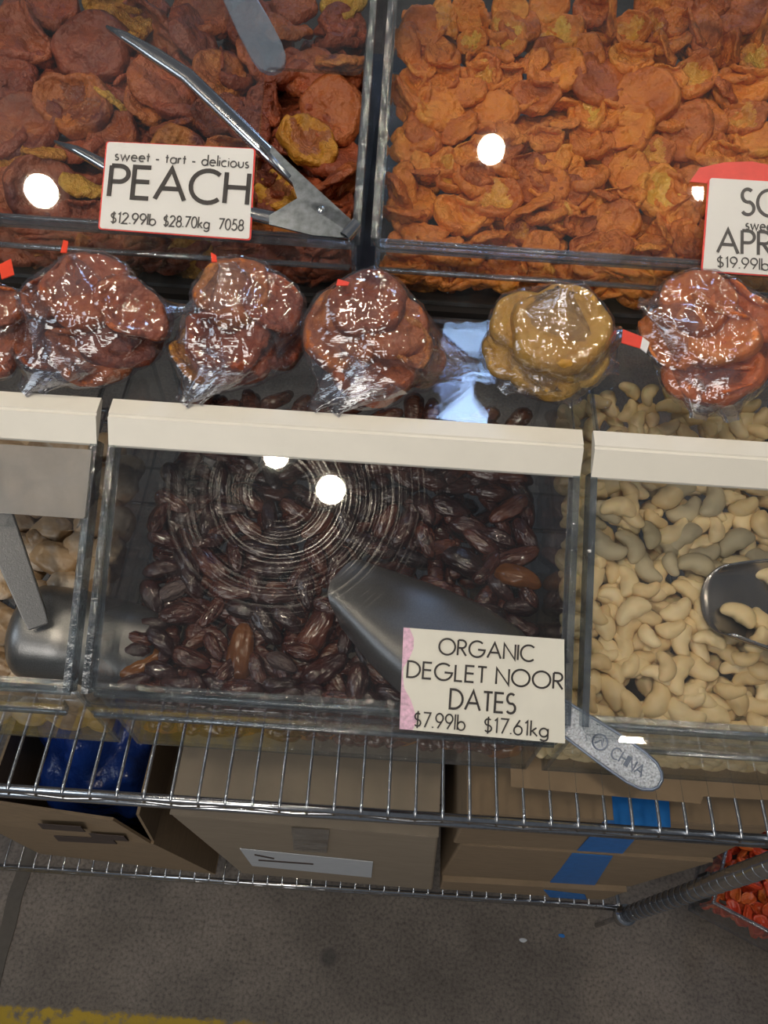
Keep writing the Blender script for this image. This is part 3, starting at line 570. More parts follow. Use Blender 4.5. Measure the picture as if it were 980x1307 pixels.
filler('dried_apricot_bulk', 'orange dried apricots buried under the visible ones in the upper right bin', 'dried fruit', ['apricot_D0', 'apricot_F1', 'apricot_E2'], APRI['x0']+.012, APRI['x1']-.012, UY+.008, UY+.28, asurf, .018, .048, .036, APRI, 1, 2, front=UZ+.012)
# ------------------------------------------------------------------ peaches
PE = [(30,45,96,60,'F','peachr'),(118,64,102,10,'D','peachr'),(95,135,104,20,'C','peach'),(187,132,66,70,'F','peach'),(212,110,92,30,'E','peachr'),(166,28,62,0,'F','peachy'),(199,30,90,60,'E','peach'),(30,162,104,80,'D','peach'),
(143,170,72,0,'D','peach'),(145,135,58,55,'E','peachy'),(222,163,60,-20,'E','peach'),(258,15,82,0,'D','peachr'),(53,240,92,95,'D','peach'),(8,245,64,70,'F','peachr'),(110,237,60,10,'E','peachy'),(107,272,66,0,'F','peachr'),
(281,95,78,40,'D','peach'),(278,145,72,30,'D','peach'),(256,50,84,50,'E','peachr'),(363,33,72,15,'E','peach'),(439,34,66,0,'D','peachr'),(439,5,60,0,'F','peachy'),(375,5,66,0,'D','peachr'),(396,95,74,20,'D','peachr'),
(442,80,70,5,'E','peach'),(424,142,90,20,'D','peachr'),(393,180,86,60,'C','peachy'),(342,135,60,80,'F','peachr'),(353,244,68,20,'C','peachy'),(437,232,70,-40,'E','peach'),(342,291,56,0,'F','peach'),(372,297,56,10,'F','peach'),
(334,215,56,0,'F','peachr'),(320,30,66,0,'D','peachr'),(230,200,80,0,'D','peach'),(190,240,84,0,'F','peachr'),(260,250,84,0,'D','peach'),(160,280,74,0,'D','peach'),(300,200,80,0,'F','peach'),(240,285,70,0,'F','peachr'),(65,4,76,0,'D','peachr'),
(330,80,70,60,'E','peachr'),(10,100,70,0,'D','peachr'),(5,200,60,0,'F','peachy'),(300,285,60,0,'D','peach'),(420,275,60,0,'F','peachr'),(135,5,60,10,'F','peachy'),(320,165,56,0,'D','peachr'),(60,200,60,0,'E','peachy'),(180,190,60,10,'E','peach'),(20,290,60,0,'F','peachr'),
(20,322,66,0,'wD','peachr'),(72,326,68,-20,'wF','peach'),(128,320,66,20,'wF','peach'),(188,328,70,0,'wD','peach'),(245,328,68,10,'wD','peachy'),(305,328,66,0,'wF','peach'),(362,330,66,0,'wD','peachr'),(415,332,60,0,'wF','peach')]
psurf = lambda Y: UL-.046+.36*(Y-UY)
res = place(PE, psurf, KF, 9, PEAC['x0']+.010, PEAC['x1']-.010, UY+.006, lidpl(PEAC), slop=.62)
descP = {'D': 'flat %s dried peach half', 'C': 'open %s dried peach half', 'E': 'curled %s dried peach half', 'F': 'folded %s dried peach half'}; colP = {'peach': 'brown-orange', 'peachy': 'golden yellow', 'peachr': 'reddish brown'}
recs = []
for i, (it, (P, Rm, sz, kd, wl, d)) in enumerate(zip(PE, res)):
    o = put('dried_peach', '%s_%s%d' % (it[5], kd, (i*5+i//3) % 3), P, Rm, sz, '', 'dried fruit', 'dried peaches heaped in the upper left bin'); recs.append((o, descP[kd] % colP[it[5]], it[0], it[1]))
def regP(x, y):
    if x > 335 and 65 < y < 310: return 'under the lid notch'
    if 128 < x < 330 and 178 < y < 300: return 'behind the price card'
    c = 'left' if x < 150 else 'middle' if x < 330 else 'right'
    return ('back' if y < 75 else 'centre' if y < 200 else 'front' if y < 312 else 'front wall')+' '+c
label_all(recs, regP, '%s in peach bin, %s')
filler('dried_peach_bulk', 'dark brown dried peaches buried under the visible ones in the upper left bin', 'dried fruit', ['peachr_D0', 'peachr_F1', 'peachr_D2'], PEAC['x0']+.012, PEAC['x1']-.012, UY+.008, UY+.28, psurf, .024, .062, .045, PEAC, 2, 2, front=UZ+.014)
# ------------------------------------------------------------------ dates
DT = [(219,670,64,35,'date'),(196,690,48,20,'date'),(199,726,50,-15,'date'),(240,721,58,60,'date'),(265,667,48,100,'date'),(268,718,66,45,'date'),(334,726,54,-20,'date'),(288,680,50,150,'date'),(360,682,46,0,'date'),(314,670,46,30,'date'),
(227,634,50,20,'date'),(207,611,50,60,'date'),(245,598,50,10,'date'),(283,611,50,80,'date'),(258,636,50,-30,'date'),(321,636,50,40,'date'),(182,763,52,70,'date'),(224,753,46,-30,'dateg'),(244,744,46,60,'date'),(232,784,58,-10,'date'),
(270,781,46,-60,'date'),(184,799,48,-10,'date'),(168,814,40,10,'date'),(163,829,36,0,'date'),(178,845,66,-32,'datea'),(273,825,42,60,'date'),(245,840,54,20,'date'),(206,858,46,20,'date'),(309,832,74,90,'datea'),(339,797,62,60,'date'),
(296,753,58,8,'date'),(365,791,46,45,'date'),(309,779,44,20,'date'),(227,872,44,0,'date'),(278,873,42,30,'date'),(309,882,54,0,'date'),(360,847,44,30,'dateg'),(355,873,46,0,'date'),(250,873,40,60,'date'),(165,868,44,-20,'date'),
(432,729,64,105,'date'),(392,754,50,80,'date'),(403,713,50,60,'date'),(367,790,44,40,'date'),(401,806,88,-60,'date'),(414,853,66,-35,'date'),(454,873,58,100,'date'),(441,819,44,100,'date'),(499,884,48,20,'date'),(356,722,46,-20,'date'),
(353,763,46,0,'date'),(374,774,40,50,'date'),(362,853,44,80,'date'),(398,886,48,10,'date'),(367,886,44,-10,'date'),(466,835,44,70,'date'),(486,862,48,30,'date'),(591,717,62,25,'date'),(613,690,54,35,'date'),(621,724,54,-55,'date'),
(671,711,58,-20,'date'),(666,740,60,20,'datea'),(639,751,46,50,'date'),(674,799,48,30,'date'),(544,690,46,70,'date'),(517,677,58,-60,'date'),(493,666,54,-60,'date'),(525,711,42,20,'date'),(484,703,42,10,'date'),(650,650,58,-35,'date'),
(636,687,48,30,'date'),(685,682,46,60,'date'),(629,629,50,10,'date'),(671,626,50,60,'date'),(621,608,48,-20,'date'),(575,648,54,20,'date'),(541,650,50,70,'date'),(496,632,50,0,'date'),(517,610,48,40,'date'),(573,605,50,-10,'date'),
(663,610,46,20,'date'),(682,655,46,80,'date'),(687,759,40,60,'date'),(671,775,46,0,'date'),(597,674,48,10,'date'),(560,700,48,-20,'date'),(460,690,50,10,'date'),(440,665,50,70,'date'),(405,670,50,-40,'date'),(380,650,50,30,'date'),
(420,635,50,0,'date'),(455,610,50,50,'date'),(400,600,50,-20,'date'),(350,610,50,70,'date'),(470,645,48,-60,'date'),(310,600,48,20,'date'),(325,750,50,70,'date'),(380,735,44,-60,'date'),(420,775,44,20,'date'),(470,800,48,40,'date'),
(440,780,46,-40,'date'),(620,780,50,10,'date'),(640,830,50,30,'date'),(590,860,50,60,'date'),(550,880,50,0,'date'),(670,850,50,-40,'date'),(640,885,50,0,'date'),(690,830,44,80,'date'),(330,855,48,70,'date'),(290,855,46,-50,'date'),(205,820,48,50,'date'),(215,830,44,-60,'date'),(190,880,44,10,'date'),
(430,890,46,0,'date'),(470,893,44,20,'date'),(530,850,46,30,'date'),(600,820,46,0,'date'),(385,832,44,10,'date'),(330,700,48,10,'date'),(300,710,46,80,'date'),(370,710,44,60,'date'),(230,660,44,0,'date'),(265,690,44,-20,'date'),(640,665,46,70,'date'),
(205,640,48,30,'date'),(190,660,46,-70,'date'),(345,660,46,80,'date'),(290,650,46,0,'date'),(240,690,44,70,'date')]
R9 = random.Random(4)
for xx in range(205, 690, 26): DT.append((xx+R9.uniform(-6, 6), 945+ (xx-205)*.055+R9.uniform(-6, 6), 44, R9.choice((0, 15, -20, 160)), 'wdatea'))
dsurf = lambda Y: 1.030+.06*(Y-.2)+.55*max(0, Y-.42)
def kfd(k): return 'date'
IT2 = [(a, b, c*1.04, d, ('w' if k[0] == 'w' else '')+'date') for a, b, c, d, k in DT]
res = place(IT2, dsurf, kfd, 11, DATE['x0']+.012, DATE['x1']-.012, .2105, lidpl(DATE, .010), slop=.70)
dc = {'date': 'glossy dark brown date', 'datea': 'amber-brown translucent date', 'dateg': 'sugar-dusted greyish wrinkled date'}; recs = []
for i, (it, (P, Rm, sz, kd, wl, d)) in enumerate(zip(DT, res)):
    k = it[4].lstrip('w'); P[2] = max(P[2], ZB+.014); o = put('dried_date', '%s%d' % (k, (i*5+i//7) % 7), P, Rm, sz, '', 'date', 'dates heaped in the middle bin'); recs.append((o, dc[k], it[0], it[1]))
def regD(x, y):
    if y > 920: return 'low against the front wall'
    if 440 < x < 650 and 705 < y < 870 and False: return ''
    c = 'far left' if x < 215 else 'left' if x < 290 else 'middle left' if x < 370 else 'middle' if x < 460 else 'middle right' if x < 560 else 'right'
    return ('along the strip' if y < 645 else 'behind the scoop' if (y < 705 and x > 440) else 'back' if y < 705 else 'centre' if y < 780 else 'near front' if y < 850 else 'at the front lip')+', '+c
label_all(recs, regD, '%s in date bin, %s')
filler('date_bulk', 'dark dates buried under the visible ones in the middle bin', 'date', ['date0', 'date2', 'date4'], DATE['x0']+.012, DATE['x1']-.012, .2105, .50, dsurf, .020, .040, .024, DATE, 3, 2, front=ZB+.010)
# ------------------------------------------------------------------ cashews
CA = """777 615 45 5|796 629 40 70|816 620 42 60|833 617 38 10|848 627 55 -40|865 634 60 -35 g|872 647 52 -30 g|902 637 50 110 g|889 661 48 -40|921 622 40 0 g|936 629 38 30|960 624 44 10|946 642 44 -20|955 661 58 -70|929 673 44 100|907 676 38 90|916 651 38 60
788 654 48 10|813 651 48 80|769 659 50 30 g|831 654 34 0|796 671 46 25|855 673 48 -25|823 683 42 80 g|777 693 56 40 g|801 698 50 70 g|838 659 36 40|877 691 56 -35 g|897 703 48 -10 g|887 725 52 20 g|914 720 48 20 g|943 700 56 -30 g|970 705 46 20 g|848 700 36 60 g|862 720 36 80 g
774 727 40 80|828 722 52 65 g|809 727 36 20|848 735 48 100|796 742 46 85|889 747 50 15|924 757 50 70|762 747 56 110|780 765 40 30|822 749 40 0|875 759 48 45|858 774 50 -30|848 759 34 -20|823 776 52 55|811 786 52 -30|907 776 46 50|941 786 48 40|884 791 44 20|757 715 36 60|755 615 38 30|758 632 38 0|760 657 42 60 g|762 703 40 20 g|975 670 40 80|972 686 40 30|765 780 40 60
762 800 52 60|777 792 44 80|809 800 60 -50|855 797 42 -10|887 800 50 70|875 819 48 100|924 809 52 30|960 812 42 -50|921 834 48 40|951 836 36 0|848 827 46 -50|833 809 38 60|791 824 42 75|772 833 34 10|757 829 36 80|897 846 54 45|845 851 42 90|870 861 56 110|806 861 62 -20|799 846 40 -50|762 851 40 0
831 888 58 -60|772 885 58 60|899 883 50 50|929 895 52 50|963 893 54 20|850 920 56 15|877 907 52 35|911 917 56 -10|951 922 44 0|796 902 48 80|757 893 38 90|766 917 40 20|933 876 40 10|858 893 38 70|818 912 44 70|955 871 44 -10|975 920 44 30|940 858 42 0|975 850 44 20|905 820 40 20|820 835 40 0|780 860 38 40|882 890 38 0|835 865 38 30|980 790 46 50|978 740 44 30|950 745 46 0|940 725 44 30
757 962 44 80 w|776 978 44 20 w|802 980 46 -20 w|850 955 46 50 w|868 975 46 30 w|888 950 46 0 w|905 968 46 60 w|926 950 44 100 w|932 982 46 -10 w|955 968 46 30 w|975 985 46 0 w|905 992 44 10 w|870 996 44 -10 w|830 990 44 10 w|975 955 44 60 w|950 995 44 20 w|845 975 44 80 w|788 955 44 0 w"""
CI = []
for ln in CA.split('\n'):
    for s in ln.split('|'):
        q = s.split(); CI.append((float(q[0]), float(q[1]), float(q[2])*1.16, float(q[3]), q[4] if len(q) > 4 else ''))
R9 = random.Random(8)
for yy in (505, 522, 540, 585, 600): 
    for xx in range(770, 985, 27): CI.append((xx+R9.uniform(-8, 8), yy+(xx-770)*.06+R9.uniform(-4, 4), 40, R9.uniform(0, 180), 'b'))
csurf = lambda Y: 1.030+.28*(Y-.2)
IT2 = [(a, b, c, d, ('w' if k == 'w' else '')+'cashew') for a, b, c, d, k in CI]
res = place(IT2, csurf, lambda k: 'cashew', 21, CASH['x0']+.010, CASH['x1']-.010, .2105, lidpl(CASH, .010), slop=.72); recs = []
for i, (it, (P, Rm, sz, kd, wl, d)) in enumerate(zip(CI, res)):
    if i % 2: Rm = np.array([-Rm[:, 0], -Rm[:, 1], Rm[:, 2]]).T
    if it[0] > 926 and 748 < it[1] < 848: P = P-nrm(ray(it[0], it[1]))*.024
    k = 'cashew_shade' if it[4] == 'g' else 'cashew'; P[2] = max(P[2], ZB+.012); o = put('cashew', '%s%d' % (k, (i*5+i//7) % 7), P, Rm, sz, '', 'nut', 'cashews heaped in the right bin'); recs.append((o, 'dull shade-coloured curved cashew' if k == 'cashew_shade' else 'creamy pale curved cashew', it[0], it[1]))
def regC(x, y):
    if y < 570: return 'behind the cream strip, '+('near' if y > 530 else 'farther' if y > 512 else 'farthest')
    if y > 935: return 'low against the front wall'
    c = 'left side' if x < 790 else 'middle left' if x < 840 else 'middle right' if x < 890 else 'by the scoop' if 720 < y < 870 else 'right side'
    return ('just under the strip' if y < 645 else 'back' if y < 690 else 'centre back' if y < 735 else 'centre' if y < 785 else 'centre front' if y < 835 else 'near front' if y < 885 else 'at the lip')+', '+c
label_all(recs, regC, '%s in cashew bin, %s')
filler('cashew_bulk', 'pale cashews buried under the visible ones in the right bin', 'nut', ['cashew0', 'cashew2', 'cashew4'], CASH['x0']-.005, CASH['x1']-.010, .2105, .50, csurf, .016, .037, .024, CASH, 4, 2, front=ZB+.010)
# ------------------------------------------------------------------ candied chunks, left bin
GI = [(103,704,54,60),(73,713,66,0),(64,677,60,10),(11,747,48,70),(9,800,62,20),(44,712,44,40),(51,691,40,30),(20,700,56,0),(140,704,54,80),(162,672,60,95),(120,670,52,30),(90,745,56,0),(45,760,56,0),(120,735,56,0),(20,665,54,30),(60,640,56,0),(100,635,56,60),(15,620,56,0),(60,600,56,50),(110,600,54,0),(150,620,62,80),(20,580,54,0),(160,600,54,0),(140,755,50,0),(100,790,54,10),(60,810,56,0),(130,800,46,0),(30,840,52,0),(85,845,52,60),(5,850,50,0),(140,655,46,0),(60,575,50,0)]
R9 = random.Random(2); IT2 = [(a, b, c, d, 'chunk') for a, b, c, d in GI]+[(x_, 925+x_*.06, 54, R9.uniform(0, 90), 'wchunk') for x_ in (-20, 25, 70, 115, 150)]
gsurf = lambda Y: 1.020+.06*(Y-.2)+.4*max(0, Y-.42)
res = place(IT2, gsurf, lambda k: 'chunk', 31, -.61, GING['x1']-.010, .2105, lidpl(GING, .012), slop=.6, iters=50); recs = []
for i, (it, (P, Rm, sz, kd, wl, d)) in enumerate(zip(IT2, res)):
    P[2] = max(P[2], ZB+.02); o = put('candied_chunk', 'chunk%d' % (i % 5), P, Rm, sz, '', 'candied fruit', 'candied chunks in the left bin'); recs.append((o, 'amber translucent candied chunk' if i % 5 < 3 else 'rough sugary candied chunk', it[0], it[1]))
label_all(recs, lambda x, y: ('through the side wall, ' if x > 128 else 'left of the scoop, ' if (x < 20 and y > 640) else '')+('back' if y < 640 else 'centre' if y < 720 else 'front' if y < 880 else 'low at front wall'), '%s in left bin, %s')
filler('candied_bulk', 'amber candied chunks buried under the visible ones in the left bin', 'candied fruit', ['chunk0', 'chunk1'], -.60, GING['x1']-.010, .2105, .50, gsurf, .034, .048, .036, GING, 6, 1, front=ZB+.018)
# ------------------------------------------------------------------ lettering (monoline strokes drawn glyph by glyph)
def arc(cx, cy, rx, ry, a0, a1, n=14): return [(cx+rx*math.cos(math.radians(a0+(a1-a0)*i/n)), cy+ry*math.sin(math.radians(a0+(a1-a0)*i/n))) for i in range(n+1)]
X_ = .56; r_ = .27
G = {
'P': (.52, [[(0, 0), (0, 1)], [(0, 1)]+arc(.25, .745, .26, .255, 90, -90)+[(0, .49)]]),
'E': (.50, [[(.48, 1), (0, 1), (0, 0), (.48, 0)], [(0, .53), (.46, .53)]]),
'A': (.86, [[(0, 0), (.43, 1), (.86, 0)], [(.16, .36), (.70, .36)]]),
'C': (.86, [arc(.5, .5, .5, .52, 48, 312, 20)]),
'H': (.66, [[(0, 0), (0, 1)], [(.66, 0), (.66, 1)], [(0, .53), (.66, .53)]]),
'O': (1.02, [arc(.51, .5, .51, .52, 0, 360, 28)]),
'R': (.54, [[(0, 0), (0, 1)], [(0, 1)]+arc(.24, .745, .26, .255, 90, -90)+[(0, .49)], [(.20, .49), (.54, 0)]]),
'G': (1.0, [arc(.5, .5, .5, .52, 48, 355, 22)+[(.56, .47)]]),
'N': (.72, [[(0, 0), (0, 1), (.72, 0), (.72, 1)]]),
'I': (.0, [[(0, 0), (0, 1)]]),
'D': (.72, [[(0, 0), (0, 1)]+arc(.20, .5, .52, .5, 90, -90)+[(0, 0)]]),
'L': (.42, [[(0, 1), (0, 0), (.42, 0)]]),
'T': (.52, [[(0, 1), (.52, 1)], [(.26, 1), (.26, 0)]]),
'S': (.50, [arc(.25, .75, .23, .26, 45, 270, 12)+arc(.25, .25, .26, .26, 90, -145, 12)[1:]]),
'a': (.54, [arc(.27, .28, .27, .29, 0, 360, 18), [(.54, 0), (.54, .56)]]),
'b': (.54, [arc(.27, .28, .27, .29, 0, 360, 18), [(0, 0), (0, 1.05)]]),
'd': (.54, [arc(.27, .28, .27, .29, 0, 360, 18), [(.54, 0), (.54, 1.05)]]),
'g': (.54, [arc(.27, .28, .27, .29, 0, 360, 18), [(.54, .56), (.54, -.05)]+arc(.28, -.08, .26, .20, 0, -150, 8)]),
'c': (.46, [arc(.27, .28, .27, .29, 50, 310, 14)]),
'e': (.52, [[(.01, .30), (.52, .30)]+arc(.27, .28, .26, .29, 5, 310, 16)]),
'i': (.0, [[(0, 0), (0, .56)], [(0, .74), (0, .82)]]),
'k': (.40, [[(0, 0), (0, 1.05)], [(.36, .56), (0, .26)], [(.10, .34), (.42, 0)]]),
'l': (.0, [[(0, 0), (0, 1.05)]]),
'o': (.54, [arc(.27, .28, .27, .29, 0, 360, 18)]),
'r': (.24, [[(0, 0), (0, .56)], [(0, .36)]+arc(.16, .38, .15, .16, 170, 50, 6)]),
's': (.32, [arc(.16, .42, .14, .14, 50, 270, 8)+arc(.16, .14, .16, .14, 90, -140, 8)[1:]]),
't': (.26, [[(.13, 0), (.13, .80)], [(0, .54), (.28, .54)]]),
'u': (.44, [[(0, .56), (0, .22)]+arc(.22, .22, .22, .22, 180, 360, 8)+[(.44, .56)]]),
'w': (.80, [[(0, .56), (.20, 0), (.40, .54), (.60, 0), (.80, .56)]]),
'0': (.52, [arc(.26, .5, .26, .51, 0, 360, 22)]),
'1': (.22, [[(.02, .82), (.17, .98), (.17, 0)]]),
'2': (.50, [arc(.25, .75, .24, .25, 170, -25, 10)+[(.0, 0), (.50, 0)]]),
'5': (.50, [[(.46, 1), (.14, 1), (.07, .56)]+arc(.22, .31, .27, .31, 115, -150, 12)]),
'6': (.52, [[(.36, 1), (.05, .46)]+arc(.26, .29, .26, .30, 150, 510, 20)]),
'7': (.50, [[(0, 1), (.50, 1), (.12, 0)]]),
'8': (.50, [arc(.25, .75, .20, .25, 0, 360, 16), arc(.25, .26, .25, .27, 0, 360, 18)]),
'9': (.52, [[(.16, 0), (.47, .54)]+arc(.26, .71, .26, .30, -30, 330, 20)]),
'.': (.04, [[(.02, 0), (.02, .085)]]), '-': (.30, [[(0, .28), (.30, .28)]]),
'$': (.46, [arc(.23, .70, .21, .22, 45, 270, 10)+arc(.23, .26, .23, .22, 90, -145, 10)[1:], [(.23, -.10), (.23, 1.08)]]), ' ': (.22, [])}
def text_strokes(txt, track=.17):
    x = 0; out = []
    for ch in txt:
        w, st = G[ch]; out += [[(x+a, b) for a, b in s] for s in st]; x += w+track
    return out, x-track
def lettering(parent, txt, org, ux, uy, un, height, width, stroke=.085, m='ink', lift=.0004, track=.17, thick=.0003, label=None):
    """org = left end of baseline; ux,uy,un unit axes; height cap height, width total"""
    st, w = text_strokes(txt, track); kx = width/w; mb = MB(); hw = stroke*height/2
    for s in st:
        P = [np.array([a*kx, b*height]) for a, b in s]; n = len(P); Ls = []; Rs = []; closed = n > 6 and np.linalg.norm(P[0]-P[-1]) < 1e-6
        for i in range(n):
            d1 = P[i]-P[i-1] if i > 0 else (P[0]-P[-2] if closed else P[1]-P[0]); d2 = P[i+1]-P[i] if i < n-1 else (P[1]-P[0] if closed else P[-1]-P[-2])
            d1 = d1/(np.linalg.norm(d1)+1e-9); d2 = d2/(np.linalg.norm(d2)+1e-9); n1 = np.array([-d1[1], d1[0]]); n2 = np.array([-d2[1], d2[0]]); b = n1+n2; bl = np.linalg.norm(b); b = b/bl if bl > .2 else n1; k = min(2.2, 1/max(.35, b@n1)); Ls.append(P[i]+b*hw*k); Rs.append(P[i]-b*hw*k)
        W3 = lambda q, h: org+ux*q[0]+uy*q[1]+un*h
        V = [W3(q, lift+thick) for q in Ls]+[W3(q, lift+thick) for q in Rs]+[W3(q, lift-.0002) for q in Ls]+[W3(q, lift-.0002) for q in Rs]
        Fc = [(i, i+1, n+i+1, n+i) for i in range(n-1)]+[(i, 2*n+i, 2*n+i+1, i+1) for i in range(n-1)]+[(n+i, n+i+1, 3*n+i+1, 3*n+i) for i in range(n-1)]
        mb.add(V, Fc)
    return part('lettering', mb.me('lettering', M[m]), parent, label)
def card(px4, b, h, label, mname, lines, border=None, thick=.0012, cardname='price_card', red_top=None, torn=False):
    """px4: tl,tr,br,bl pixels, laid on the lid plane of bin b raised by h"""
    P0 = lid_point(b, 0, 0, h); C4 = [atp(x, y, P0, LN) for x, y in px4]; c = sum(C4)/4
    E = thing(cardname, tuple((C4[2]+C4[3])/2), label, 'sign', 'price cards on the bins')
    tl, tr, br, bl = C4
    if border:
        m = MB(); cc = [c+(p-c)*np.array([1, 1, 1])*1.022-LN*.0006 for p in (bl, br, tr, tl)]; m.prism(rounded(cc, .003), LN, .0008); part('card_backing', m.me('card_backing', M[border]), E, 'red backing edge')
    m = MB(); poly = [bl, br, tr, tl]
    if torn:
        R = random.Random(6); left = []
        for i in range(11):
            t = i/10; p = tl+(bl-tl)*t; left.append(p+(tr-tl)*(.03+.035*math.sin(t*9)+R.uniform(-.012, .012)+.05*max(0, t-.45)))
        back = [tl-(tr-tl)*.0, bl-(br-bl)*.015, bl+(br-bl)*.14, tl+(tr-tl)*.1]; mk = MB(); mk.prism([p-LN*.0012 for p in [back[1], back[2], back[3], back[0]]], LN, .0008); part('torn_backing', mk.me('torn_backing', M['pink_card']), E, 'pink paper showing where the card is torn')
        poly = [br, tr]+left
    else: poly = rounded(poly, .0025)
    m.prism(poly, LN, thick); cd_ = part('card', m.me('card', M[mname]), E)
    for (txt, u0, u1, v, hh, st, ink, trk) in lines:   # u along width, v baseline down 0..1, hh cap height as fraction
        ux = nrm((tr+br)/2-(tl+bl)/2); uyv = nrm((tl+tr)/2-(bl+br)/2); uyv = nrm(uyv-ux*(uyv@ux)); Wd = np.linalg.norm((tr+br)/2-(tl+bl)/2); Hd = np.linalg.norm((tl+tr)/2-(bl+br)/2)
        org = c+ux*(u0-.5)*Wd+uyv*(.5-v)*Hd
        lettering(E, txt, org, ux, uyv, LN, hh*Hd, (u1-u0)*Wd, st, ink, track=trk)
    return E
card([(137, 181), (324, 190), (318, 305), (127, 291)], PEAC, .0045, 'white PEACH price card with a thin red edge, on the peach bin lid', 'white_card',
     [('sweet - tart - delicious', .06, .965, .215, .115, .11, 'ink_grey', .19), ('PEACH', .045, .975, .63, .35, .135, 'ink', .16), ('$12.99lb', .075, .375, .925, .118, .115, 'ink_grey', .17), ('$28.70kg', .43, .735, .925, .118, .115, 'ink_grey', .17), ('7058', .80, .965, .925, .118, .115, 'ink_grey', .17)], border='red_card')
AC = card([(906, 227), (1092, 238), (1088, 358), (897, 345)], APRI, .0045, 'white apricot price card with red backing, at the right edge, on the apricot bin lid', 'white_card',
     [('SO', .235, .51, .375, .27, .115, 'ink_grey', .16), ('sweet', .265, .47, .535, .11, .11, 'ink_grey', .19), ('APRICOT', .075, .93, .80, .25, .12, 'ink_grey', .16), ('$19.99lb', .075, .42, .955, .115, .10, 'ink_grey', .17)], border='red_card')
P0 = lid_point(APRI, 0, 0, .003); tp = [atp(x, y, P0, LN) for x, y in ((880, 232), (985, 240), (988, 212), (960, 206), (925, 207), (893, 214))]; m = MB(); m.prism(tp, LN, .0008); part('card_backing', m.me('red_tab', M['red_card']), AC, 'rounded red tab above the card')
card([(515, 801), (720, 816), (721, 949), (513, 931)], DATE, .006, 'aged cream ORGANIC DEGLET NOOR DATES card, torn on its left edge', 'cream_card',
     [('ORGANIC', .21, .80, .235, .15, .125, 'ink', .18), ('DEGLET NOOR', .025, .985, .485, .155, .125, 'ink', .18), ('DATES', .30, .70, .755, .185, .12, 'ink', .17), ('$7.99lb', .09, .40, .955, .14, .105, 'ink', .18), ('$17.61kg', .52, .91, .955, .14, .105, 'ink', .17)], torn=True)
# blank clear card holder on the left bin
P0 = lid_point(GING, 0, 0, .004); c4 = [atp(x, y, P0, LN) for x, y in ((-70, 650), (108, 662), (117, 574), (-60, 563))]
m = MB(); m.prism(rounded(c4, .002), LN, .003); hd = link('card_holder', m.me('card_holder', [M['frosted']])); tag(hd, 'empty frosted plastic card holder on the left bin lid', 'card holder')
# ------------------------------------------------------------------ scoops
def scoop(label, mouth, back, up, width, height, hbase, hend, hw, matb, math_, group=None, wm=.86, hm=.55, expo=2.6, nseg=22, nc=20, handle_up=None, rim=None, name='scoop'):
    """bowl is a trough from mouth to rounded back; 'up' points to its closed side"""
    mouth, back, up = map(lambda v: np.array(v, float), (mouth, back, up)); ax = back-mouth; Lb = np.linalg.norm(ax); ax /= Lb; up = nrm(up-ax*(up@ax)); sd = np.cross(ax, up)
    E = thing(name, tuple(back), label, 'scoop', group); V = []; Fc = []
    for i in range(nseg+1):
        u = i/nseg; w = width/2*(wm+(1-wm)*math.sin(min(1, u*1.6)*math.pi/2))*(1-max(0, (u-.72)/.28)**2.6)**.5 if u < 1 else .0012
        hgt = height*(hm+(1-hm)*min(1, u*1.8))*(1-max(0, (u-.80)/.20)**2.4*.75)
        for k in range(nc+1):
            a = math.pi*k/nc; c, s = math.cos(a), math.sin(a); cx = math.copysign(abs(c)**(2/expo), c)*w; cy = abs(s)**(2/expo)*hgt
            fwd = -.16*Lb*(1-u)**3*(s) if True else 0
            V.append(mouth+ax*(u*Lb+fwd)+sd*cx+up*(cy-height))
    for i in range(nseg):
        for k in range(nc): j = i*(nc+1)+k; Fc.append((j, j+1, j+nc+2, j+nc+1))
    rimp = [V[i*(nc+1)] for i in range(nseg+1)]+[V[i*(nc+1)+nc] for i in range(nseg, -1, -1)]
    me = mesh('bowl', V, Fc, matb, True); o = part('bowl', me, E)
    if expo < 2.3: mr_ = MB(); mr_.tube(rimp, .0011, 6); part('bowl_rim', mr_.me('bowl_rim', M['steel'], True), E); sm = o.modifiers.new('thickness', 'SOLIDIFY'); sm.thickness = .0016; sm.offset = 0
    if hbase is not None:
        hbase, hend = np.array(hbase, float), np.array(hend, float); t = hend-hbase; Lh = np.linalg.norm(t); t /= Lh; hu = nrm(np.array(handle_up)-t*(np.array(handle_up)@t)); hs = np.cross(t, hu)
        m = MB(); prof = [(0, .62), (.08, .72), (.3, .84), (.65, 1.), (.84, 1.), (.93, .86), (.98, .55), (1, .22)]
        tops = [hbase+t*(u*Lh)+hs*(w*hw/2) for u, w in prof]+[hbase+t*(u*Lh)-hs*(w*hw/2) for u, w in prof[::-1]]
        m.prism([p+hu*.0025 for p in tops], hu, .006, 0); hd = part('handle', m.me('handle', [math_]), E)
        bv = hd.modifiers.new('b', 'BEVEL'); bv.width = .0012; bv.segments = 2
        if rim:
            m = MB(); pr = [p+hu*.0028 for p in tops[1:-1]]; m.tube(pr, .0012, 6); part('handle_rim', m.me('handle_rim', rim, True), hd)
        E['_h'] = 1
        return E, hbase, t, hs, hu, Lh, hd
    return E, None
# date scoop: upside down, mouth towards upper left, handle out over the lip to lower right
Pm = atz(464, 742, 1.068); Pb = atz(676, 872, 1.074); hb = atz(655, 872, 1.066); he = atp(841, 1000, (0, .172, 1.060), (0, -.4, .9))
up_ = np.array([0, .16, 1.])
E, hb_, t_, hs_, hu_, Lh_, hobj = scoop('grey cast metal scoop lying upside down on the dates, handle over the lip', Pm, Pb, up_, .108, .034, hb, he, .0275, M['cast'], M['cast_handle'], wm=.58, hm=.80, handle_up=(0, -.3, 1), rim=M['cast_rim'], expo=3.4)
del E['_h']
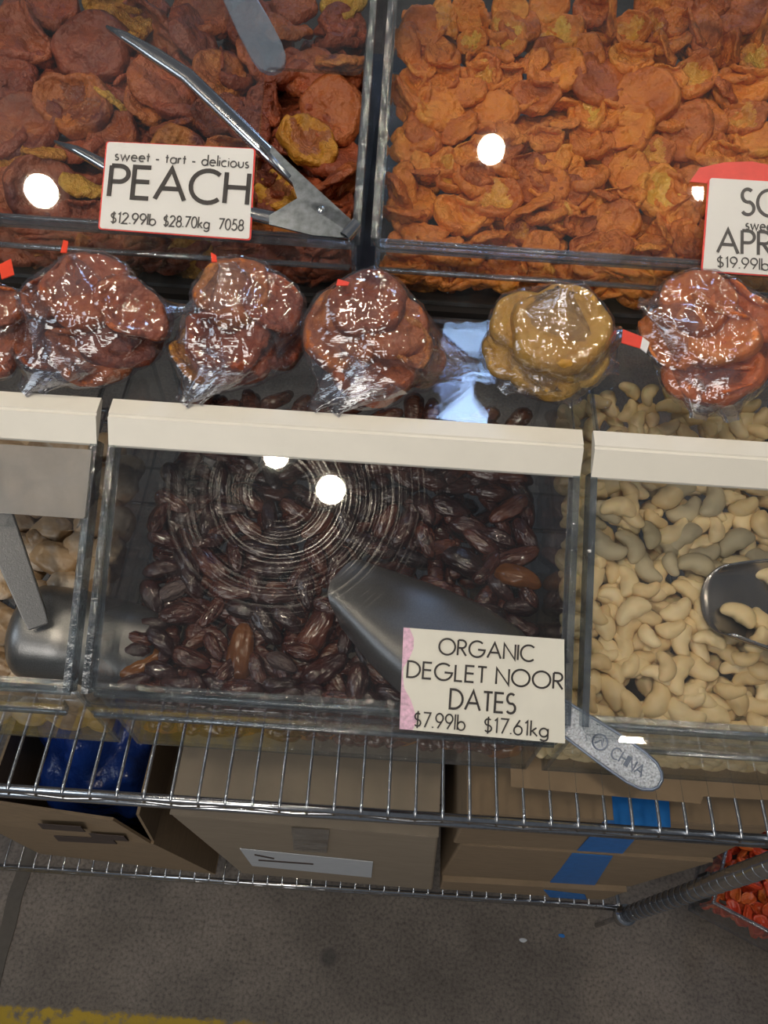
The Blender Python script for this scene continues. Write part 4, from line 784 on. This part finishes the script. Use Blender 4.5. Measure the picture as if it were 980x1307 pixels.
# raised CHINA and a round emblem on the handle
ax_ = t_; ay_ = -hs_ if (-hs_)@(-dn) > 0 else hs_
lettering(hobj, 'CHINA', hb_+t_*Lh_*.685+ay_*(-.0045), t_, ay_, hu_, .0085, .027, .13, 'cast_rim', lift=.0028, thick=.0006)
m = MB(); cc = hb_+t_*Lh_*.60+hu_*.003; m.tube([cc+(t_*math.cos(a)+ay_*math.sin(a))*.0058 for a in np.linspace(0, 2*math.pi, 20)], .0007, 5)
m.tube([cc-t_*.003-ay_*.003, cc+ay_*.002, cc+t_*.003-ay_*.002, cc+t_*.001+ay_*.004], .0006, 5); part('emblem', m.me('emblem', M['cast_rim']), hobj, 'round embossed emblem')
# left bin scoop, upside down, handle to the upper left
Pb = atz(52, 775, 1.082); Pm = atz(175, 815, 1.050)
hb = atz(56, 780, 1.088); he = atz(-42, 560, 1.150)
Pb = atz(30, 790, 1.062)
E, *_r = scoop('dark grey metal scoop in the left bin, handle sticking up to the upper left', atz(165, 812, 1.050), atz(-5, 786, 1.058), (0, -.15, 1.), .086, .045, atz(50, 800, 1.066), atp(-40, 568, lid_point(GING, 0, 0, .012), LN), .026, M['cast'], M['cast'], handle_up=(.2, -.3, 1), expo=2.2)
del E['_h']
hb_, t_, hs_, hu_, Lh_, hobj = _r
# cashew scoop: clear shallow bowl holding cashews, handle out of frame to the right
Pm = atz(935, 790, 1.072); Pb = atz(1090, 800, 1.080)
E, hb_, t_, hs_, hu_, Lh_, hobj = scoop('shiny grey scoop half buried in the cashews at the right edge', atz(912, 782, 1.053), atz(1070, 800, 1.056), (0, .05, -1.), .090, .030, atz(1058, 790, 1.085), atz(1180, 830, 1.100), .026, M['scoop_steel'], M['scoop_steel'], handle_up=(0, 0, 1), expo=2.2, wm=.7)
del E['_h']
# peach scoop: clear handle coming down from above
PL = lid_point(PEAC, 0, 0, -.009)
he = atp(354, 92, PL, LN); hb = atp(270, -70, PL, LN); 
E, hb_, t_, hs_, hu_, Lh_, hobj = scoop('clear plastic scoop handle above the peaches, tip at the lid notch', hb+np.array([-.03, .10, -.02]), hb+np.array([0, .005, -.006]), -LN*.4+np.array([0, 0, 1]), .07, .022, hb, he, .030, M['clear_handle'], M['clear_handle'], handle_up=LN)
del E['_h']
# ------------------------------------------------------------------ tongs
A0 = atp(456, 298, lid_point(PEAC, 0, 0, .010), LN); A1 = atp(140, 38, lid_point(PEAC, 0, 0, -.022), LN); A2 = atp(75, 184, lid_point(PEAC, 0, 0, -.020), LN)
TN = nrm(np.cross(A1-A0, A2-A0)); TN = TN if TN[2] > 0 else -TN
tq = lambda x, y, h=0: atp(x, y, A0, TN)+TN*h
E = thing('serving_tongs', tuple(A0), 'stainless steel tongs reaching from the lid notch into the peaches', 'tongs')
def blade(pts, ws, m, nm, lab=None, hmid=.004):
    mb = MB(); P = [tq(x, y) for x, y in pts]; V = []; n = len(P); cs = [(-.5, 0), (-.42, .75), (-.2, 1), (.2, 1), (.42, .75), (.5, 0)]
    for i in range(n):
        t = nrm(P[min(i+1, n-1)]-P[max(0, i-1)]); s = np.cross(TN, t); w = ws[i]*((P[i]-CAM)@fw)/F
        for a, b in cs: V.append(P[i]+s*a*w+TN*b*hmid)
        for a, b in cs[::-1]: V.append(P[i]+s*a*w*.86+TN*(b*hmid-.0012))
    k = 12; Fc = [(i*k+j, i*k+(j+1) % k, (i+1)*k+(j+1) % k, (i+1)*k+j) for i in range(n-1) for j in range(k)]+[tuple(range(k)), tuple((n-1)*k+j for j in range(k))[::-1]]
    mb.add(V, Fc); return part(nm, mb.me(nm, m, True), E, lab)
blade([(138, 37), (160, 48), (200, 72), (240, 98), (290, 146), (340, 194), (400, 250), (456, 300)], [5, 13, 20, 21, 21, 21, 18, 15], M['steel'], 'arm')
blade([(72, 183), (100, 193), (135, 212), (200, 237), (270, 260), (325, 274), (380, 286), (450, 300)], [4, 12, 16, 20, 20, 18, 20, 20], M['steel'], 'arm')
for poly in ([(348, 190), (372, 214), (457, 292), (446, 300), (381, 258), (374, 236), (344, 208)], [(345, 279), (381, 257), (420, 266), (447, 282), (440, 307), (400, 304), (345, 290)]):
    m = MB(); m.prism([tq(x, y, .0048) for x, y in poly], TN, .0016); part('side_plate', m.me('side_plate', M['steel_dull']), E)
m = MB(); c = tq(411, 272, .0048); m.tube([c, c+TN*.0012, c+TN*.002], [.0034, .0034, .0018], 14); part('rivet', m.me('rivet', M['steel'], True), E)
m = MB(); a = tq(456, 288, .004); b = tq(441, 306, .004); a2 = tq(461, 294, 0); b2 = tq(448, 311, 0); ring = lambda c, ax, r: None
t = nrm(b-a); P = []
m.tube([a, (a+b)/2, b], [.0052, .0056, .0052], 16, cap=False); part('pivot_sleeve', m.me('pivot_sleeve', M['steel'], True), E)
m = MB(); c = tq(366, 240, .003); m.tube([tq(335, 192, .005), tq(371, 231, .005)], .0022, 8); part('locking_pin', m.me('locking_pin', M['steel_dull'], True), E)
# ------------------------------------------------------------------ bags of fruit on top of the lower bins
BZ = DATE['zt']+.002
def bag(label, poly, items, corners, tape, seed, cname, fl, zmax=1.275, zcen=.045, flap=None):
    """items: (px,py,size_px,angle,tilt,h,key) lying on the bin tops; film is stretched over them"""
    pts = []; objs = []
    for i, (x, y, sz, ang, tilt, h, key) in enumerate(items):
        P = atz(x, y, BZ+h); d = nrm(ray(x, y)); zd = (P-CAM)@fw; size = sz*zd/F; a = math.radians(ang); im = nrm(rt*math.cos(a)+dn*math.sin(a)); Z = nrm(-d*.7+np.array([0, 0, .7])+rt*math.sin(math.radians(tilt))); X = nrm(im-Z*(im@Z)); Rm = np.array([X, np.cross(Z, X), Z]).T
        me, ms = LIB[key]; vv = np.array([v.co[:] for v in me.vertices])*(size/ms); wv = vv@Rm.T+P; lo = wv[:, 2].min(); 
        if lo < BZ+.002: P = P+np.array([0, 0, BZ+.002-lo]); wv[:, 2] += BZ+.002-lo
        mx_ = sum(q[0] for q in items)/len(items); my_ = sum(q[1] for q in items)/len(items); rk = sorted(range(len(items)), key=lambda q: -items[q][5]).index(i)
        lb_ = fl[1]+', '+('topmost' if rk == 0 else 'lowest' if rk == len(items)-1 else ORD[rk]+' from top')+', '+('left' if x < mx_-18 else 'right' if x > mx_+18 else 'middle')
        objs.append(put(fl[0], key, P, Rm, size, lb_, 'dried fruit', fl[2])); pts.append(wv)
    A = np.concatenate(pts); cen = A.mean(0); A = cen+(A-cen)*1.045
    cor = np.array([atz(x, y, BZ+h) for x, y, h in corners])
    base = cen.copy(); base[2] = BZ
    bm = bmesh.new()
    for p in list(A[::4])+list(cor): bm.verts.new(Vector(p))
    bmesh.ops.convex_hull(bm, input=bm.verts[:]); hv = BVHTree.FromBMesh(bm); 
    bt = [BVHTree.FromPolygons([tuple(v) for v in w], [tuple(p.vertices) for p in o.data.polygons]) for w, o in zip(pts, objs)]
    s = bmesh.new(); bmesh.ops.create_icosphere(s, subdivisions=6, radius=1.0); C = Vector(cen)
    for v in s.verts:
        d = v.co.normalized(); hit = hv.ray_cast(C, d); R1 = hit[3] if hit[0] is not None else .03
        far = 0
        for b_ in bt:
            q = b_.ray_cast(C+d*.2, -d, .2)
            if q[0] is not None: far = max(far, .2-q[3])
        R2 = R1
        if far > 0: R2 = max(far+.0025, R1*.72)
        r = min(R1, max(far+.0025, R1*.6+R2*.4)) if far > 0 else R1
        p = C+d*r; w = abs(noise.noise(Vector((p.x*60+seed, p.y*60, p.z*110))))*.0022+abs(noise.noise(Vector((p.x*170+seed, p.y*60, p.z*60))))*.0016
        p = p-d*w+d*.0012; p.z = max(p.z, BZ-.0005+.001*noise.noise(p*90)); v.co = p
    me = bpy.data.meshes.new('bag_film'); s.to_mesh(me); s.free(); bm.free(); me.materials.append(M['film']); me.polygons.foreach_set('use_smooth', [True]*len(me.polygons))
    E = thing('plastic_bag', tuple(base), label, 'bag', 'bags of dried fruit lined up on the lower bins'); part('film', me, E)
    Rn = random.Random(seed*5)
    for ci, q in enumerate(cor):
        if np.linalg.norm(q-cen) < .05: continue
        ax_ = nrm(cen-q); L_ = np.linalg.norm(cen-q)*.62; s1 = nrm(np.cross(ax_, (0, 0, 1.))); s2 = np.cross(s1, ax_); V = []; Fc = []; nn_ = 22; nl_ = 9
        for i in range(nl_+1):
            u = i/nl_
            for k in range(nn_):
                t = 2*math.pi*k/nn_; pl_ = 1+.20*math.sin(k*2.2+seed+ci)+.10*math.sin(k*4.1+i*.4); rw = (.0035+u*.031)*pl_; rh = (.0008+u**1.5*.015)*pl_
                if i == 0: rw *= 1.0+.9*abs(math.cos(t))
                p = q+ax_*L_*u+s1*rw*math.cos(t)+s2*rh*math.sin(t)+np.array([Rn.uniform(-1, 1), Rn.uniform(-1, 1), 0])*.0006; p[2] = max(p[2], BZ-.0008); V.append(p)
        for i in range(nl_):
            for k in range(nn_): Fc.append((i*nn_+k, i*nn_+(k+1) % nn_, (i+1)*nn_+(k+1) % nn_, (i+1)*nn_+k))
        part('corner_fold', mesh('corner_fold', V, Fc, M['film'], True), E)
    if tape:
        m = MB(); n = nrm(-ray(*tape[0][0])); 
        for q, c in tape_parts(tape):
            P = [atz(x, y, BZ+tape[1]) for x, y in q]; nn = nrm(np.cross(P[1]-P[0], P[2]-P[0])); nn = nn if nn@n > 0 else -nn
            m = MB(); m.prism(P, nn, .0008); part('tape_tag', m.me('tape_tag', M[c]), E, 'red tape' if c == 'tape_red' else 'white tape end')
    return E
def tape_parts(tape): return [(tape[0], 'tape_red')]+([(tape[2], 'tape_white')] if len(tape) > 2 else [])
gp = 'dried fruit sealed in the plastic bags'
bag('clear plastic bag of dark reddish dried fruit, farthest left', None, [(-22, 420, 110, 60, 0, .03, 'peachr_D0'), (-15, 385, 90, 10, 0, .05, 'peachr_F1'), (-20, 450, 90, 0, 0, .02, 'peachr_D2')], [(18, 362, .05), (14, 480, .004), (-80, 480, .004)],
    ([(-2, 338), (14, 330), (18, 350), (2, 356)], .085), 1, 'x', ('dried_peach', 'reddish dried peach half inside the leftmost bag', gp))
bag('clear plastic bag of reddish brown dried peaches, nearest the PEACH card', None,
    [(70, 400, 92, 60, -20, .030, 'peachr_D1'), (120, 452, 110, -15, 0, .014, 'peachr_F0'), (60, 445, 84, 10, 0, .020, 'peach_E1'), (155, 425, 110, 10, 10, .028, 'peachr_D2'), (110, 370, 116, 20, -5, .058, 'peachr_D0'), (168, 398, 96, 10, 15, .048, 'peachr_E2'), (70, 372, 84, -40, -15, .055, 'peach_F1')],
    [(28, 500, .003), (60, 492, .003), (238, 394, .030), (85, 326, .075), (22, 372, .055), (50, 500, .001), (205, 440, .01)],
    ([(77, 322), (81, 306), (87, 308), (85, 322)], .088), 2, 'x', ('dried_peach', 'reddish dried peach half in the bag below the PEACH card', gp))
bag('clear plastic bag of dried peaches, second full bag from the left', None,
    [(300, 455, 116, 10, 0, .012, 'peachr_D2'), (255, 450, 84, 60, -10, .020, 'peachy_E0'), (345, 425, 100, 20, 10, .026, 'peachr_D1'), (290, 430, 110, 0, -5, .034, 'peachr_F2'), (298, 372, 104, 10, 0, .058, 'peach_D0'), (345, 390, 84, 30, 15, .05, 'peachr_E1')],
    [(232, 515, .003), (250, 514, .003), (400, 408, .03), (290, 335, .078), (225, 430, .03), (370, 462, .01)],
    ([(270, 334), (269, 322), (276, 326), (277, 334)], .088), 3, 'x', ('dried_peach', 'dried peach half inside the second full bag from the left', gp))
bag('clear plastic bag of round dried peaches in the middle, loose corner to the right', None,
    [(480, 475, 120, 5, 0, .012, 'peachr_D0'), (530, 455, 84, 20, 10, .018, 'peachr_F0'), (440, 420, 116, 60, -15, .040, 'peach_D1'), (500, 415, 100, 70, 10, .046, 'peachr_D2'), (470, 388, 100, 10, 0, .058, 'peach_D2'), (520, 440, 70, 40, 10, .036, 'peach_E0')],
    [(397, 522, .003), (425, 528, .003), (612, 468, .006), (565, 430, .03), (480, 352, .075), (397, 460, .02), (590, 480, .003)],
    ([(429, 364), (431, 356), (446, 360), (444, 364)], .08), 4, 'x', ('dried_peach', 'dried peach half inside the middle bag', gp))
bag('clear plastic bag of golden yellow dried fruit with a red and white tag', None,
    [(700, 470, 110, 10, 0, .016, 'yfruit0'), (655, 448, 84, 60, -10, .024, 'yfruit1'), (715, 420, 132, 0, 0, .052, 'yfruit0'), (665, 410, 84, 20, -10, .045, 'yfruit1'), (735, 455, 90, 0, 10, .028, 'yfruit1')],
    [(618, 440, .03), (640, 500, .003), (735, 516, .003), (797, 425, .035), (720, 368, .082), (790, 470, .02)],
    ([(795, 420), (820, 430), (817, 444), (793, 437)], .045, [(820, 430), (829, 437), (825, 450), (817, 444)]), 5, 'x', ('dried_fruit', 'golden yellow dried fruit half inside the tagged bag', gp))
bag('clear plastic bag of orange-red dried fruit at the right edge', None,
    [(900, 480, 120, 10, 0, .014, 'ofruit1'), (860, 430, 96, 60, -10, .038, 'ofruit0'), (910, 420, 110, 30, 0, .05, 'ofruit1'), (960, 440, 110, 0, 10, .036, 'ofruit0'), (890, 388, 96, 0, 0, .060, 'apricot_D1'), (945, 400, 96, 40, 10, .056, 'ofruit1'), (925, 470, 96, -20, 0, .028, 'ofruit0')],
    [(815, 385, .06), (890, 535, .003), (935, 538, .003), (1010, 470, .02), (1000, 400, .05), (905, 358, .078), (850, 480, .01)],
    None, 6, 'x', ('dried_fruit', 'orange-red dried fruit half inside the bag at the right edge', gp))
# ------------------------------------------------------------------ cartons on the lower shelf
SZ = .1925
def carton(name, label, corners_b, corners_t, m, cat='box'):
    """corners ccw from front-left, bottom and top; hollow body not needed: closed carton with flaps"""
    E = thing(name, tuple(np.mean(corners_b, 0)), label, cat, 'cartons on the lower shelf'); mb = MB(); mb.hexa(list(corners_b)+list(corners_t)); o = part('body', mb.me('body', m), E); bv = o.modifiers.new('b', 'BEVEL'); bv.width = .003; bv.segments = 2
    ct = [np.array(p, float) for p in corners_t]; up = np.array([0, 0, .003]); e = .0025; mid_l = (ct[0]+ct[3])/2; mid_r = (ct[1]+ct[2])/2; g = nrm(ct[3]-ct[0])*e
    for q in ([ct[0], ct[1], mid_r-g, mid_l-g], [mid_l+g, mid_r+g, ct[2], ct[3]]):
        mb = MB(); mb.hexa([p for p in q]+[p+up for p in q]); part('flap', mb.me('flap', m), E)
    return E
mf = lambda P, Q, u, v: P[0]+(P[1]-P[0])*u+(Q[0]-P[0])*v
B2b = [np.array(p) for p in ((-.205, .190, SZ), (.127, .184, SZ), (.135, .50, SZ), (-.20, .51, SZ))]; B2t = [np.array(p) for p in ((-.238, .190, .655), (.093, .184, .655), (.10, .50, .66), (-.235, .51, .66))]
E2 = carton('carton', 'closed grey-brown carton with a pale shipping label, middle of the lower shelf', B2b, B2t, M['grey_board'])
def on_front(B, T, uv, off=.0015):
    """point on front face by u,v (v up 0..1)"""
    n = nrm(np.cross(B[1]-B[0], T[0]-B[0])); return (B[0]*(1-uv[0])+B[1]*uv[0])*(1-uv[1])+(T[0]*(1-uv[0])+T[1]*uv[0])*uv[1]+n*off, n
def decal(name, B, T, uvs, m, E, lab=None, off=.0015):
    P = [on_front(B, T, uv, off) for uv in uvs]; n = P[0][1]; mb = MB(); mb.prism([p[0] for p in P], n, .001); return part(name, mb.me(name, m), E, lab)
def uv_of(B, T, x, y):   # pixel to front-face u,v
    n = nrm(np.cross(B[1]-B[0], T[0]-B[0])); p = atp(x, y, B[0], n); v = (p[2]-B[0][2])/(T[0][2]-B[0][2]); l = B[0]*(1-v)+T[0]*v; r = B[1]*(1-v)+T[1]*v; return ((p-l)@nrm(r-l)/np.linalg.norm(r-l), v)
decal('shipping_label', B2b, B2t, [uv_of(B2b, B2t, *q) for q in ((322, 1104), (474, 1119), (476, 1099), (306, 1082))], M['paper'], E2, 'pale shipping label')
for y0_, x0_, x1_ in ((1090, 325, 350), (1097, 330, 400)): decal('printed_line', B2b, B2t, [uv_of(B2b, B2t, *q) for q in ((x0_, y0_), (x1_, y0_+5), (x1_, y0_+3.5), (x0_, y0_-1.5))], M['print'], E2, off=.0022)
mb = MB(); q = [uv_of(B2b, B2t, *k) for k in ((375, 1084), (417, 1087), (420, 1056), (372, 1054))]; P = [on_front(B2b, B2t, (u, min(v, 1)), .002) for u, v in q]; mb.prism([p[0] for p in P], P[0][1], .0006); part('clear_tape', mb.me('clear_tape', [M['clear_scoop']]), E2, 'clear packing tape')
# right stack of three brown cartons with blue tape
def V3(*a): return [np.array(p, float) for p in a]
R1b = V3((.140, .186, SZ), (.425, .186, SZ), (.425, .52, SZ), (.140, .52, SZ)); R1t = V3((.135, .186, .285), (.432, .186, .300), (.432, .52, .300), (.135, .52, .285))
E3 = carton('carton', 'flat brown carton with blue tape, bottom of the right stack', R1b, R1t, M['card_board'])
R2b = V3((.132, .194, .292), (.440, .194, .307), (.440, .52, .307), (.132, .52, .292)); R2t = V3((.128, .190, .585), (.452, .186, .600), (.452, .52, .600), (.128, .52, .585))
E4 = carton('carton', 'tall brown carton with blue tape, middle of the right stack', R2b, R2t, M['card_board'])
R3b = V3((.118, .190, .592), (.452, .190, .606), (.452, .50, .606), (.118, .50, .592)); R3t = V3((.114, .190, .765), (.455, .196, .775), (.455, .50, .775), (.114, .50, .765))
E5 = carton('carton', 'brown carton with blue tape on top of the right stack', R3b, R3t, M['card_board'])
def tape_px(B, T, E, quads):
    for q in quads:
        uv = [uv_of(B, T, *k) for k in q]; uv = [(u, min(1.0, max(0.0, v))) for u, v in uv]; decal('blue_tape', B, T, uv, M['tape'], E, 'strip of blue masking tape', .0012)
tape_px(R2b, R2t, E4, [[(688, 1133), (740, 1137), (797, 1082), (744, 1078)]])
tape_px(R1b, R1t, E3, [[(683, 1154), (722, 1158), (745, 1142), (693, 1136)]])
tape_px(R3b, R3t, E5, [[(735, 1086), (792, 1090), (850, 1040), (790, 1036)]])
n = np.array([0, 0, 1.]); q = [atz(x, y, .779) for x, y in ((784, 1052), (856, 1056), (853, 1010), (780, 1006))]; mb = MB(); mb.prism(q, n, .001); part('blue_tape', mb.me('blue_tape', M['tape']), E5, 'strip of blue masking tape across the flaps')
# left carton, open, with a blue bag inside
L1b = V3((-.56, .200, SZ), (-.250, .186, SZ), (-.240, .50, SZ), (-.55, .51, SZ)); L1t = V3((-.56, .200, .46), (-.300, .186, .46), (-.290, .50, .46), (-.55, .51, .46))
E = thing('open_carton', (-.40, .19, SZ), 'open brown carton with dark print holding a blue bag, left on the lower shelf', 'box', 'cartons on the lower shelf')
def panel(B0, B1, T0, T1, nm, th=.004, m=M['card_board']):
    B0, B1, T0, T1 = map(lambda v: np.array(v, float), (B0, B1, T0, T1)); nn = nrm(np.cross(B1-B0, T0-B0)); mb = MB(); mb.prism([B0, B1, T1, T0], nn, th); return part(nm, mb.me(nm, m), E)
panel(L1b[0], L1b[1], L1t[0], L1t[1], 'front_panel'); panel(L1b[1], L1b[2], L1t[1], L1t[2], 'side_panel'); panel(L1b[2], L1b[3], L1t[2], L1t[3], 'back_panel'); panel(L1b[3], L1b[0], L1t[3], L1t[0], 'side_panel')
mb = MB(); mb.hexa([p+np.array([0, 0, .0005]) for p in L1b]+[p+np.array([0, 0, .004]) for p in L1b]); part('bottom_panel', mb.me('bottom_panel', M['card_board']), E)
# standing side flap and front flap
panel(L1t[1]+np.array([0, .004, 0]), L1t[2], L1t[1]+np.array([.012, .01, .15]), L1t[2]+np.array([.012, -.01, .17]), 'flap')
panel(L1t[0], L1t[1]-np.array([.004, 0, 0]), L1t[0]+np.array([.01, .012, .10]), L1t[1]+np.array([-.035, .010, .10]), 'flap')
for k, (x0_, x1_, yy) in enumerate(((55, 110, 1050), (120, 165, 1062), (75, 150, 1066))): decal('printed_line', L1b, L1t, [uv_of(L1b, L1t, *q) for q in ((x0_, yy+6), (x1_, yy+9), (x1_-6, yy+2), (x0_-6, yy-1))], M['print'], E)
bm = bmesh.new(); bmesh.ops.create_icosphere(bm, subdivisions=5, radius=1)
for v in bm.verts:
    d = v.co.copy(); r = 1+.22*noise.noise(d*2.2)+.10*abs(noise.noise(d*5)); v.co = Vector((-.415+d.x*.115*r, .34+d.y*.115*r, .355+d.z*.14*r)); v.co.x = max(-.545, min(-.31, v.co.x)); v.co.y = max(.215, min(.48, v.co.y))
me = bpy.data.meshes.new('blue_bag'); bm.to_mesh(me); bm.free(); me.materials.append(M['blue_bag']); me.polygons.foreach_set('use_smooth', [True]*len(me.polygons)); o = link('plastic_sack', me); tag(o, 'dark blue plastic sack stuffed in the open carton', 'bag')
# ------------------------------------------------------------------ low bin of red fruit beyond the right post
q0 = atz(912, 1152, .30); q1 = atz(1000, 1200, .30)
E = thing('acrylic_tray', (.62, .20, 0), 'low clear tray of red fruit on the floor, right of the chrome post', 'tray')
XT = atz(912, 1150, .26)
def tray_pt(x, y, z): return atz(x, y, z)
base = [atz(910, 1152, .14), atz(1000, 1199, .14)]; dirx = nrm(base[1]-base[0]); diry = nrm(np.cross(np.array([0, 0, 1.]), dirx)); 
c0 = base[0]; c1 = c0+dirx*.34; c2 = c1+diry*.26; c3 = c0+diry*.26
def wallq(a, b, z0, z1, nm, mm, th=.004):
    nn = nrm(np.cross(b-a, np.array([0, 0, 1.]))); A_ = [np.array([a[0], a[1], z0]), np.array([b[0], b[1], z0]), np.array([b[0], b[1], z1]), np.array([a[0], a[1], z1])]; mb = MB(); mb.prism(A_, nn, th, 0, len(mm)-1); return part(nm, mb.me(nm, mm), E)
for a, b in ((c0, c1), (c1, c2), (c2, c3), (c3, c0)): wallq(a, b, .016, .14, 'wall', [M['acrylic'], M['acrylic_edge']])
mb = MB(); mb.prism([np.array([p[0], p[1], 0.020]) for p in (c0, c1, c2, c3)], (0, 0, 1), .004, 0, 1); part('bottom', mb.me('bottom', [M['acrylic'], M['acrylic_edge']]), E)
mb = MB(); mb.tube([np.array([p[0], p[1], .141]) for p in (c3, c0, c1)], .004, 8); part('rim', mb.me('rim', M['acrylic_edge'], True), E)
mb = MB()
for f in (c0+dirx*.02+diry*.02, c1-dirx*.02+diry*.02, c2-dirx*.02-diry*.02, c3+dirx*.02-diry*.02): mb.tube([(f[0], f[1], 0), (f[0], f[1], .016)], .012, 10)
part('foot', mb.me('foot', M['rubber']), E, 'black feet')
f = c0-dirx*.004; mb = MB(); mb.hexa([np.array([p[0], p[1], z]) for z in (.10, .146) for p in (f-dirx*.02, f+diry*.0-dirx*.002, f+diry*.045-dirx*.002, f+diry*.045-dirx*.02)]); part('corner_clip', mb.me('corner_clip', M['rubber']), E, 'black corner clip')
R = random.Random(12); k = 0; recs = []
for lay in range(3):
    for i in range(11):
        for j in range(8):
            p = c0+dirx*(.022+i*.029+R.uniform(-.005, .005))+diry*(.022+j*.029+R.uniform(-.005, .005)); p = np.array([p[0], p[1], .040+lay*.024+R.uniform(-.003, .003)])
            px, py = pxy(p)
            if not (880 < px < 1300 and 1000 < py < 1500): continue
            e = np.array(Matrix.Rotation(R.uniform(0, 6.28), 3, 'Z') @ Matrix.Rotation(R.uniform(-1, 1), 3, 'X'))
            recs.append((put('red_fruit', 'rfruit%d' % (k % 2), p, e, .031, '', 'dried fruit', 'red fruit pieces in the low tray'), 'small red-orange fruit piece', px, (lay, j))); k += 1
label_all(recs, lambda x, y: '%s layer, %s row' % (('bottom', 'middle', 'top')[y[0]], ORD[y[1]]), '%s in the low tray, %s')
# small litter scraps on the floor
for (x, y, c, lb) in ((717, 1194, 'tape', 'tiny scrap of blue tape on the concrete floor'), (668, 1200, 'paper', 'tiny crumpled clear scrap on the concrete floor')):
    p = atz(x, y, .004); V, Fc = chunk_shape(int(x), 2); o = link('litter_scrap', mesh('scrap', [(v[0]*.016+p[0], v[1]*.009+p[1], max(.0, v[2]*.004+.001)) for v in V], Fc, M[c])); tag(o, lb, 'litter')
# ------------------------------------------------------------------ hanging globe lamps above (they make the round reflections)
def lamp(x, y, b, r=.042, label='', power=215, H=2.75):
    P = atp(x, y, lid_point(b, 0, 0), LN); d = nrm(ray(x, y)); rf = d-2*(d@LN)*LN; t = (H-P[2])/rf[2]; c = P+rf*t
    E = thing('pendant_lamp', tuple(c+np.array([0, 0, r])), label, 'lamp', 'globe lamps hanging over the stall')
    bm = bmesh.new(); bmesh.ops.create_uvsphere(bm, u_segments=24, v_segments=16, radius=r, matrix=Matrix.Translation(Vector(c))); me = bpy.data.meshes.new('bulb'); bm.to_mesh(me); bm.free(); me.polygons.foreach_set('use_smooth', [True]*len(me.polygons))
    m, N, L, bs = mat('bulb_glow'); bs.inputs['Emission Color'].default_value = (1, .86, .66, 1); bs.inputs['Emission Strength'].default_value = power; me.materials.append(m); part('bulb', me, E)
    mb = MB(); mb.tube([c+np.array([0, 0, r*.9]), c+np.array([0, 0, r+.05])], .018, 12); part('socket', mb.me('socket', M['rubber'], True), E); mb = MB(); mb.tube([c+np.array([0, 0, r+.05]), np.array([c[0], c[1], 3.6])], .003, 6); part('cord', mb.me('cord', M['rubber']), E)
lamp(422, 625, DATE, .043, 'globe lamp hanging nearest above the date bin'); lamp(627, 190, APRI, .034, 'globe lamp hanging above the apricot bin'); lamp(905, 235, APRI, .040, 'globe lamp hanging farthest right')
lamp(52, 243, PEAC, .040, 'globe lamp hanging farthest left'); lamp(352, 582, DATE, .036, 'globe lamp hanging just behind the one over the dates')
